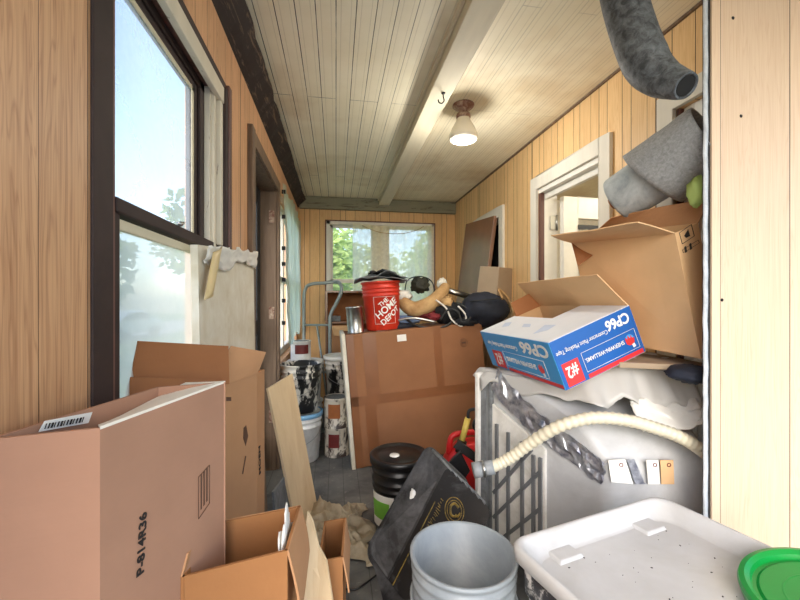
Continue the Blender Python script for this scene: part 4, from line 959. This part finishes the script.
# foil strip and packets along the blanket edge
def apx(px, py, dd): return at(px, py, dd)
m = MB(); fo = [(496, 377), (507, 392), (522, 407), (540, 424), (556, 436), (575, 449), (590, 461), (606, 472)]
nLf = V(-.91, -.415, 0).normalized()
A_ = catmull([onp(x + 4, y - 9, LP0, nLf) for x, y in fo], 5); B_ = catmull([onp(x - 3, y + 11, LP0, nLf) for x, y in fo], 5)
m.grid(lambda u, v: A_[round(u * (len(A_) - 1))].lerp(B_[round(u * (len(A_) - 1))], v) + V(fbm((u * 16, v * 3, 0), 1), fbm((u * 16, v * 3, 4), 1), fbm((u * 16, v * 3, 9), 1)) * .011 + nLf * .014, len(A_) - 1, 5, 0, None, False)
m.build('foil_tape', m_foil, ap, solid=.002)
pf0 = V(1.0, 1.30, .5); nf = V(-.163, -.987, 0).normalized(); e2f = V(.987, -.163, 0)
for i, (xs_, mt_) in enumerate(((((608, 460), (625, 459), (633, 484), (611, 482)), m_paper), (((627, 460), (634, 459), (645, 484), (635, 484)), m_foil), (((646, 460), (658, 460), (660, 484), (648, 484)), m_paper), (((660, 460), (673, 460), (674, 484), (661, 484)), m_cb_light))):
    m = MB(); decal(m, xs_, pf0 + nf * (.008 + .002 * i), nf, .003); pk = m.build('instruction_card', mt_, ap)
    if i != 1:
        m = MB(); c0 = onp(sum(q[0] for q in xs_) / 4 + 2, 465, pf0 + nf * (.011 + .002 * i), nf)
        m.tube([c0 + (e2f * math.cos(2 * PI * j / 16) + V(0, 0, 1) * math.sin(2 * PI * j / 16)) * .0065 for j in range(16)], .0016, 5, closed=True); m.build('round_mark', m_canred, pk)
# drain hose
hz_ = [(480, 469, 1.60), (492, 467, 1.59), (510, 458, 1.58), (532, 442, 1.54), (560, 426, 1.47), (592, 418, 1.44), (625, 420, 1.43), (655, 428, 1.415), (682, 438, 1.40), (704, 452, 1.40), (722, 468, 1.40)]
pp = catmull([at(x, y, z) for x, y, z in hz_], 20)
ho = thing('drain_hose', 'cream corrugated drain hose arching over the milky tub, grey end pointing left', 'hose', tuple(pp[0]))
m = MB(); m.tube(pp, [.0225 + .0014 * (1 if i % 4 < 2 else -1) * (1 if i > 26 else 0) for i in range(len(pp))], 14); m.build('hose', m_hose, ho)
m = MB(); m.tube([at(473, 470.5, 1.60), at(481, 469, 1.60)], .031, 18); m.tube([at(481, 469, 1.60), at(494, 467, 1.59)], .0285, 18); m.build('grey_end', m_hosegrey, ho)
m = MB(); pc = at(482, 469, 1.60); m.tube([at(482, 469, 1.60), at(484.5, 468.6, 1.60)], .033, 18); m.build('clamp', m_steel, ho)

# plastic sheeting heaped on the appliance
m = MB()
def lerpy(x, pts):
    for (a, b), (c_, d_) in zip(pts, pts[1:]):
        if x <= c_: return b + (d_ - b) * (x - a) / (c_ - a)
    return pts[-1][1]
def cl(x): return max(0, min(1, x))
def shf(u, v):
    x = .715 + .69 * u; yn = lerpy(x, [(.70, 1.86), (.76, 1.80), (.90, 1.52), (1.0, 1.385), (1.41, 1.27)]); y = yn + (1.96 - yn) * v + .02 * fbm((u * 6, v * 3, 2), 1) * (1 - v)
    z = .868 + .115 * cl((x - .86) / .32) * cl((y - yn) / .10) + .014 * abs(math.sin(5 * v + 9 * u + 3 * fbm((u * 3, v * 3, 7), 1))) + .02 * max(0, fbm((u * 5, v * 4, 1), 1))
    z -= .05 * (1 - cl(v / .12)) * (1 + .6 * fbm((u * 9, 0, 4), 1)) + .04 * (1 - cl((u) / .05))
    return V(x, y, z)
m.grid(shf, 70, 50); tag(m.build('plastic_sheeting', m_sheet, solid=.002), 'crumpled white plastic sheeting draped over the top of the white dishwasher', 'plastic sheet')
m = MB()
def shf2(u, v):
    q = at(642 + 66 * u, 406 + 26 * v - 8 * u, 1.47 - .04 * v); return q + V(0, .02, .012) * fbm((u * 4, v * 4, 3), 1) + V(0, .06 * (1 - v), .012 * math.sin(u * 7))
m.grid(shf2, 26, 14); tag(m.build('plastic_sheeting', m_paper, solid=.003), 'smaller white plastic fold lying behind the drain hose at the right wall', 'plastic sheet')
m = MB()
def gbf(u, v): return V(1.02 + .36 * u, 1.40 + .36 * v, .955 + .03 * v)
m.slab([V(1.10, 1.36, .985), V(1.40, 1.20, .985), V(1.41, 1.72, .995), V(1.12, 1.80, .995)], .022)
tag(m.build('board', m_cb_grey, bevel=.003), 'grey board lying flat under the big tan carton on the plastic sheeting', 'board')
heap('navy_cloth', 'folded dark navy cloth under the lower edge of the big tan carton', 'cloth', m_navy, at(690, 374, 1.42), (.075, .075, .032), .2, 3, 5)

# ---- masking tape carton, upside down
kc = 1.055
Cc, Cr, Ch = E0 + (V(.9485, 1.6048, 1.0613) - E0) * kc, (-.0147, -.3802, .0308), (.1793 * kc, .3125 * kc, .093 * kc)
Tc6 = Matrix.Translation(Cc) @ rotm(*Cr)
cp = thing('cardboard_box', 'blue and white masking tape carton lying upside down with red #2 squares, open flap', 'box', tuple(Tc6 @ V(0, 0, -Ch[2])))
hx, hy, hh = Ch
def c6(x, y, z): return Tc6 @ V(x * hx, y * hy, z * hh)
def face(name, pts, mat, t=.005): 
    m = MB(); m.slab([c6(*q) for q in pts], t); return m.build(name, mat, cp)
face('long_side', [(-1, 1, -1), (-1, -1, -1), (-1, -1, 1), (-1, 1, 1)], m_cpblue_light); face('end_side', [(-1, -1, -1), (1, -1, -1), (1, -1, 1), (-1, -1, 1)], m_cpblue)
face('far_side', [(1, -1, -1), (1, 1, -1), (1, 1, 1), (1, -1, 1)], m_cb_light); face('back_side', [(1, 1, -1), (-1, 1, -1), (-1, 1, 1), (1, 1, 1)], m_cb_light); face('bottom', [(-1, -1, -1), (-1, 1, -1), (1, 1, -1), (1, -1, -1)], m_cb_light)
face('top_flap', [(-1, -1, 1), (.14, -1, 1), (.14, 1, 1), (-1, 1, 1)], m_bluewhite); face('end_flap', [(.14, -1, 1), (1, -1, 1), (1, -.12, 1), (.14, -.12, 1)], m_bluewhite)
fl = [c6(1, -1, 1), c6(1, 1, 1)]; up_ = V(-.13, .02, .118)
flap([fl[0], fl[1], fl[1] + up_, fl[0] + up_], m_cb_light, cp, .004, .01, 'standing_flap')
flap([c6(.14, .93, 1), c6(1, .93, 1), c6(.9, .95, 1) + V(-.02, .0, .09), c6(.14, .95, 1) + V(-.03, 0, .075)], m_cb_inside, cp, .004, 0, 'short_flap')
nL, nE = -(Tc6.to_3x3() @ V(1, 0, 0)), -(Tc6.to_3x3() @ V(0, 1, 0)); PL, PE = c6(-1, 0, 0) + nL * .0028, c6(0, -1, 0) + nE * .0028
def c6f(u, v, side):     # u, v in the picture's sense on the long (0) or end (1) side, as pixel pairs
    w = c6(-1, 1 - 2 * u, 1 - 2 * v) if side == 0 else c6(-1 + 2 * u, -1, 1 - 2 * v)
    r_ = w - E0; xr = r_.x * cy - r_.y * sy; dr = r_.x * sy + r_.y * cy; return (400 + F * xr / dr, 300 - F * r_.z / dr)
def T6(s, u0, v0, u1, v1, side, mat, st=1.0, bold=0): text_px(s, c6f(u0, v0, side), c6f(u1, v1, side), PL if side == 0 else PE, nL if side == 0 else nE, mat, cp, st, 'lettering', .0010, bold)
for side, (red, mid) in enumerate((((.10, .27), (.30, .86)), ((.04, .24), (.29, .96)))):
    P_, n_ = (PL, nL) if side == 0 else (PE, nE)
    m = MB(); decal(m, [c6f(red[0], .50, side), c6f(red[1], .50, side), c6f(red[1], .98, side), c6f(red[0], .98, side)], P_, n_, .0006); m.build('red_square', m_cpred, cp)
    T6('#2', red[1] - .03, .60, red[0] + .03, .60, side, m_paper, 1.3, .02)
    m = MB(); outline(m, [c6f(mid[0], .46, side), c6f(mid[1], .46, side), c6f(mid[1], .86, side), c6f(mid[0], .86, side)], P_, n_, .0010); m.build('border_line', m_paper, cp)
    m = MB(); decal(m, [c6f(mid[0], .91, side), c6f(.985, .91, side), c6f(.985, .995, side), c6f(mid[0], .995, side)], P_, n_, .0005); m.build('red_stripe', m_cpred, cp)
    T6('SHERWIN-WILLIAMS.', .80 if side else .74, .60, mid[0] + .02, .60, side, m_paper, 1.15, .01)
    T6('CP66', .95 if side else .95, .10, .66 if side else .62, .10, side, m_paper, 1.15 if side else .75, .03)
    T6('Contractor Paint Masking Tape', .66 if side else .56, .25, .03 if side else .08, .25, side, m_paper, 1.3)
    # paint emblem: a small globe with paint running over it from a tipped can, upside down
    c0, c1 = (.875, .64) if side else (.80, .66), None
    ctr = onp(*c6f(c0[0], c0[1], side), P_ + n_ * .0006, n_); a_ = onp(*c6f(c0[0] + .05, c0[1], side), P_ + n_ * .0006, n_) - ctr; b_ = onp(*c6f(c0[0], c0[1] + .1, side), P_ + n_ * .0006, n_) - ctr
    a_.normalize(); b_ = (b_ - a_ * b_.dot(a_)).normalized(); r_ = .021
    m = MB(); m.slab([ctr + (a_ * math.cos(2 * PI * j / 24) + b_ * math.sin(2 * PI * j / 24)) * r_ for j in range(24)], .0006); em = m.build('emblem_globe', m_cpblue_light if side else m_bluerim, cp)
    m = MB(); m.slab([ctr + n_ * .0008 + a_ * x * r_ + b_ * y * r_ for x, y in [(-1, -.1), (-.8, -.7), (-.5, -.15), (-.2, -.95), (.1, -.2), (.45, -.8), (.6, -.1), (1, -.15), (.85, .7), (.3, 1.1), (-.4, 1.05), (-.9, .6)]], .0006); m.build('red_paint', m_cpred, em)
    m = MB(); m.slab([ctr + n_ * .0012 + a_ * x * r_ + b_ * y * r_ for x, y in [(.1, 1.0), (.7, .9), (.8, 1.6), (.2, 1.7)]], .0006); m.build('can_shape', m_paper, em)
nT6 = Tc6.to_3x3() @ V(0, 0, 1); PT = c6(0, 0, 1) + nT6 * .0028
m = MB()
for q in ([(533, 334), (548, 330), (556, 325), (545, 325)], [(522, 327), (530, 327), (531, 324), (524, 324)], [(502, 327), (509, 326), (512, 322), (505, 323)]): decal(m, q, PT, nT6, .0005)
m.build('stamp', plain('faint blue stamp', (196, 208, 228), .5, 0, .05), cp)

# ---- big tan carton leaning at the right
T1, T0 = V(1.205, 1.214, 1.481), V(1.099, 1.673, 1.51)
B1, B0 = E0 + ray(701, 359) * (1.2 / ray(701, 359).y), E0 + ray(596, 338) * (1.66 / ray(596, 338).y)
Dv = V(.122, .024, .045)
bo = thing('cardboard_box', 'big tan cardboard carton tilted open on the dishwasher behind the masking tape carton', 'box', tuple((B0 + B1 + Dv) / 2))
m = MB(); t_ = .005
for pts in ([B0, B1, T1, T0], [B1, B1 + Dv, T1 + Dv, T1], [B1 + Dv, B0 + Dv, T0 + Dv, T1 + Dv], [B0 + Dv, B0, T0, T0 + Dv], [B0, B0 + Dv, B1 + Dv, B1]):
    m.slab(pts, t_, 0, None, -1)
m.build('carton_body', m_cb_light, bo)
h0, h1 = T0, T1
flap([h1, h0, at(551, 236, 1.60), at(638, 222, 1.33)], m_cb_light, bo, .004, 0, 'front_flap')
g0_, g1_ = T0 + Dv, T1 + Dv
flap([g0_, g1_, at(712, 197, 1.42), at(612, 217, 1.68)], m_cb_tan, bo, .004, 0, 'back_flap')
flap([T0, T0 + Dv, at(600, 250, 1.75), at(578, 266, 1.72)], m_cb_inside, bo, .004, 0, 'end_flap')
nO = (B1 - B0).cross(T1 - B1).normalized(); nR = Dv.cross(T1 - B1).normalized()
m = MB()
rnd = random.Random(3)
PO = T1
text_px('PDUCT', (629, 296), (621, 276), PO, nO, m_ink, bo, .9, bold=.02)
PR = T1
m = MB(); outline(m, [(679, 233), (691, 224.5), (694, 236), (682, 244)], PR, nR, .0011); decal(m, [(684, 236), (688, 229), (690, 236), (686, 238)], PR, nR, .0005)
for (x, y) in ((684, 247), (689, 244)): decal(m, [(x, y), (x + 2, y - 1.2), (x + 3, y + 5), (x + 1, y + 6)], PR, nR, .0005)
outline(m, [(682, 250), (698, 240), (699, 243), (683, 253)], PR, nR, .0007)
m.build('handling_symbols', m_ink, bo)

# ---- grey roll lying on the carton, and the bent felt tube above
r0_, r1_ = at(618, 200, 1.70), at(714, 138, 1.42)
ro = thing('felt_roll', 'mottled grey rolled felt underlay resting on the big tan carton', 'roll', tuple(r0_))
ax = (r1_ - r0_).normalized(); sA = ax.orthogonal().normalized(); sB = ax.cross(sA); Lr = (r1_ - r0_).length
fr = frame(r0_, sA, sB, ax)
m = MB(); m.lathe([(.03, .0), (.098, .0), (.102, .01), (.104, Lr * .5), (.10, Lr * .7)], 44, 0, fr); m.build('inner_roll', smudged('bluish white felt face', (182, 190, 194), (128, 138, 146), .45, 9, .85), ro)
m = MB(); m.lathe([(.018, -.03), (.026, -.03), (.026, .02), (.018, .02), (.018, -.03)], 24, 0, fr); m.build('cardboard_core', m_cb_dull, ro)
m = MB()
def wrapf(u, v):
    a = 2 * PI * u * 1.04 + 2.2; r = .132 + .012 * u + .004 * fbm((math.cos(a) * 2, math.sin(a) * 2, v * 3), 1); z0 = Lr * (.40 + .10 * math.sin(a + .6))
    return fr @ V(r * math.cos(a), r * math.sin(a), z0 + (Lr - z0) * v)
m.grid(wrapf, 60, 12); m.build('outer_wrap', m_rubber, ro, solid=.010)
m = MB(); m.blob(at(697, 192, 1.37), (.03, .03, .05), .3, 4, 2, 18); tag(m.build('bag_scrap', m_leaf), 'tiny yellow green wrapper scrap tucked under the grey felt roll at the right wall', 'wrapper')
tb = catmull([at(617, -34, 1.40), at(625, 4, 1.39), at(637, 42, 1.37), at(648, 66, 1.345), at(661, 78, 1.31), at(674, 83, 1.27), at(686, 86, 1.23)], 8)
ft = thing('felt_tube', 'dark grey bent tube of rolled felt hanging down from the ceiling at the right', 'tube', tuple(tb[0]))
nb_ = len(tb); rad = [.068 - .062 * max(0, (i / nb_ - .45)) for i in range(nb_)]
m = MB(); m.tube(tb, rad, 28, caps=False); o = m.build('tube', smudged('charred grey felt', (52, 55, 58), (112, 117, 122), .44, 34, .6), ft, solid=.008)
m = MB(); m.tube([tb[-2], tb[-1] - (tb[-1] - tb[-2]) * .2], rad[-1] - .005, 20); m.build('mouth_shade', m_dark, ft)  # dark plug standing in for the shade inside the tube's open end
m = MB(); m.box((tb[0].x - .1, tb[0].y - .012, H - .015), (tb[0].x + .1, tb[0].y + .012, H)); m.build('hanging_strap', m_charcoal, ft)

# ---- white tote with tray top, green lid
t1, t2 = V(.97, .24, 0).normalized(), V(.24, -.97, 0).normalized()
Tt = frame(V(.452, .972, 0), t1, t2, V(0, 0, 1)); TX, TY, TZ = .612, .60, .60
to = thing('tote', 'white plastic tub with recessed dirty tray top in the right foreground', 'tub', (.75, .8, 0))
def rr(ins, z, r=.05, k=6):
    x0, y0, x1, y1 = ins, ins, TX - ins, TY - ins; out = []
    for (cx_, cy_, a0) in ((x0 + r, y0 + r, PI), (x1 - r, y0 + r, 1.5 * PI), (x1 - r, y1 - r, 0), (x0 + r, y1 - r, .5 * PI)):
        for j in range(k + 1):
            a = a0 + j / k * PI / 2; out.append(Tt @ V(cx_ + r * math.cos(a), cy_ + r * math.sin(a), z))
    return out
def loft(loops, cap0=True, cap1=True, sm=True):
    m = MB(); n = len(loops[0]); vs = [q for l in loops for q in l]
    m.add(vs, [(k * n + j, k * n + (j + 1) % n, (k + 1) * n + (j + 1) % n, (k + 1) * n + j) for k in range(len(loops) - 1) for j in range(n)], 0, sm)
    if cap0: m.add(loops[0], [tuple(reversed(range(n)))])
    if cap1: m.add(loops[-1], [tuple(range(n))])
    return m
loft([rr(.07, 0), rr(.06, .01), rr(.022, TZ - .12), rr(.02, TZ - .035)], True, False).build('tub_body', m_white_plastic, to)
loft([rr(.017, TZ - .115), rr(.0155, TZ - .04)], False, False).build('stained_band', m_traystain, to, solid=.002)
loft([rr(.006, TZ - .04), rr(-.002, TZ - .036), rr(-.004, TZ - .006), rr(.002, TZ), rr(.010, TZ), rr(.016, TZ - .006, .046), rr(.036, TZ - .040, .05), rr(.046, TZ - .046, .05)], False, True).build('tray', m_tray, to)
for (px_, py_) in ((563, 553), (647, 526)):
    m = MB(); cn = Tt.inverted() @ onp(px_, py_, (0, 0, TZ - .044), (0, 0, 1))
    b = [cn + V(sx * .044, sy_ * .034, -.004) for sx, sy_ in ((-1, -1), (1, -1), (1, 1), (-1, 1))]; tp = [cn + (q - cn) * .84 + V(0, 0, .010) for q in b]
    m.add([Tt @ q for q in b + tp], [(0, 1, 5, 4), (1, 2, 6, 5), (2, 3, 7, 6), (3, 0, 4, 7), (4, 5, 6, 7)]); m.build('raised_pad', m_tray, to, bevel=.003)
m = MB(); rnd = random.Random(11)
for k in range(46):
    x, y, r_ = rnd.uniform(.07, TX - .07), rnd.uniform(.07, .5), rnd.choice((.0006, .0008, .001, .0018))
    a = rnd.random() * 3; m.slab([Tt @ V(x + r_ * (1.6 * math.cos(w) * math.cos(a) - math.sin(w) * math.sin(a)), y + r_ * (1.6 * math.cos(w) * math.sin(a) + math.sin(w) * math.cos(a)), TZ - .0455) for w in [j * PI / 4 for j in range(8)]], .0008)
dt = m.build('dirt_specks', m_dirt, to); dt['kind'] = 'stuff'
Tl = Matrix.Translation((1.045, .655, .602)) @ rotm(0, -math.radians(9), 0)
gl = thing('green_lid_disc', 'round green plastic bucket lid lying on the white tub tray', 'lid', (1.03, .655, .57))
MB().lathe([(.150, -.022), (.157, -.022), (.160, .0), (.157, .008), (.148, .010), (.140, .004), (.137, -.008), (.128, -.010), (.122, -.005), (.06, -.006), (0, -.006)], 90, 0, Tl, False).build('lid_disc', m_green, gl, solid=.003)
MB().lathe([(.080, -.0045), (.083, -.003), (.086, -.0045)], 48, 0, Tl).build('raised_ring', m_green, gl)

# ---- ceiling light and hook
lx, ly = .76, 2.246
li = thing('ceiling_light', 'small ceiling light with rusty base and frosted white glass shade', 'light', (lx, ly, H))
Tq = Matrix.Translation((lx, ly, H))
MB().lathe([(0, 0), (.064, 0), (.066, -.008), (.056, -.018), (.040, -.026), (.026, -.040), (.022, -.055), (0, -.055)], 32, 0, Tq).build('base', m_rust, li)
MB().lathe([(.02, -.05), (.040, -.056), (.043, -.066), (.043, -.080), (.036, -.084)], 32, 0, Tq).build('collar', m_rust, li)
MB().lathe([(.034, -.074), (.044, -.10), (.068, -.142), (.084, -.180), (.086, -.200), (.079, -.215), (.055, -.222), (.03, -.2225), (0, -.222)], 40, 0, Tq).build('lamp_shade', m_lampglass, li)
m = MB(); hk = V(.565, 2.0, H - .075); m.tube(catmull([hk + V(0, 0, 0), hk + V(0, 0, -.022), hk + V(.004, 0, -.04), hk + V(-.008, 0, -.056), hk + V(-.024, 0, -.052), hk + V(-.028, 0, -.038)], 6), .0035, 8); m.lathe([(0, 0), (.011, 0), (.010, -.004), (0, -.005)], 16, 0, Matrix.Translation(hk))
tag(m.build('hook', m_charcoal), 'black metal hook screwed under the ceiling beam by the light', 'hook')
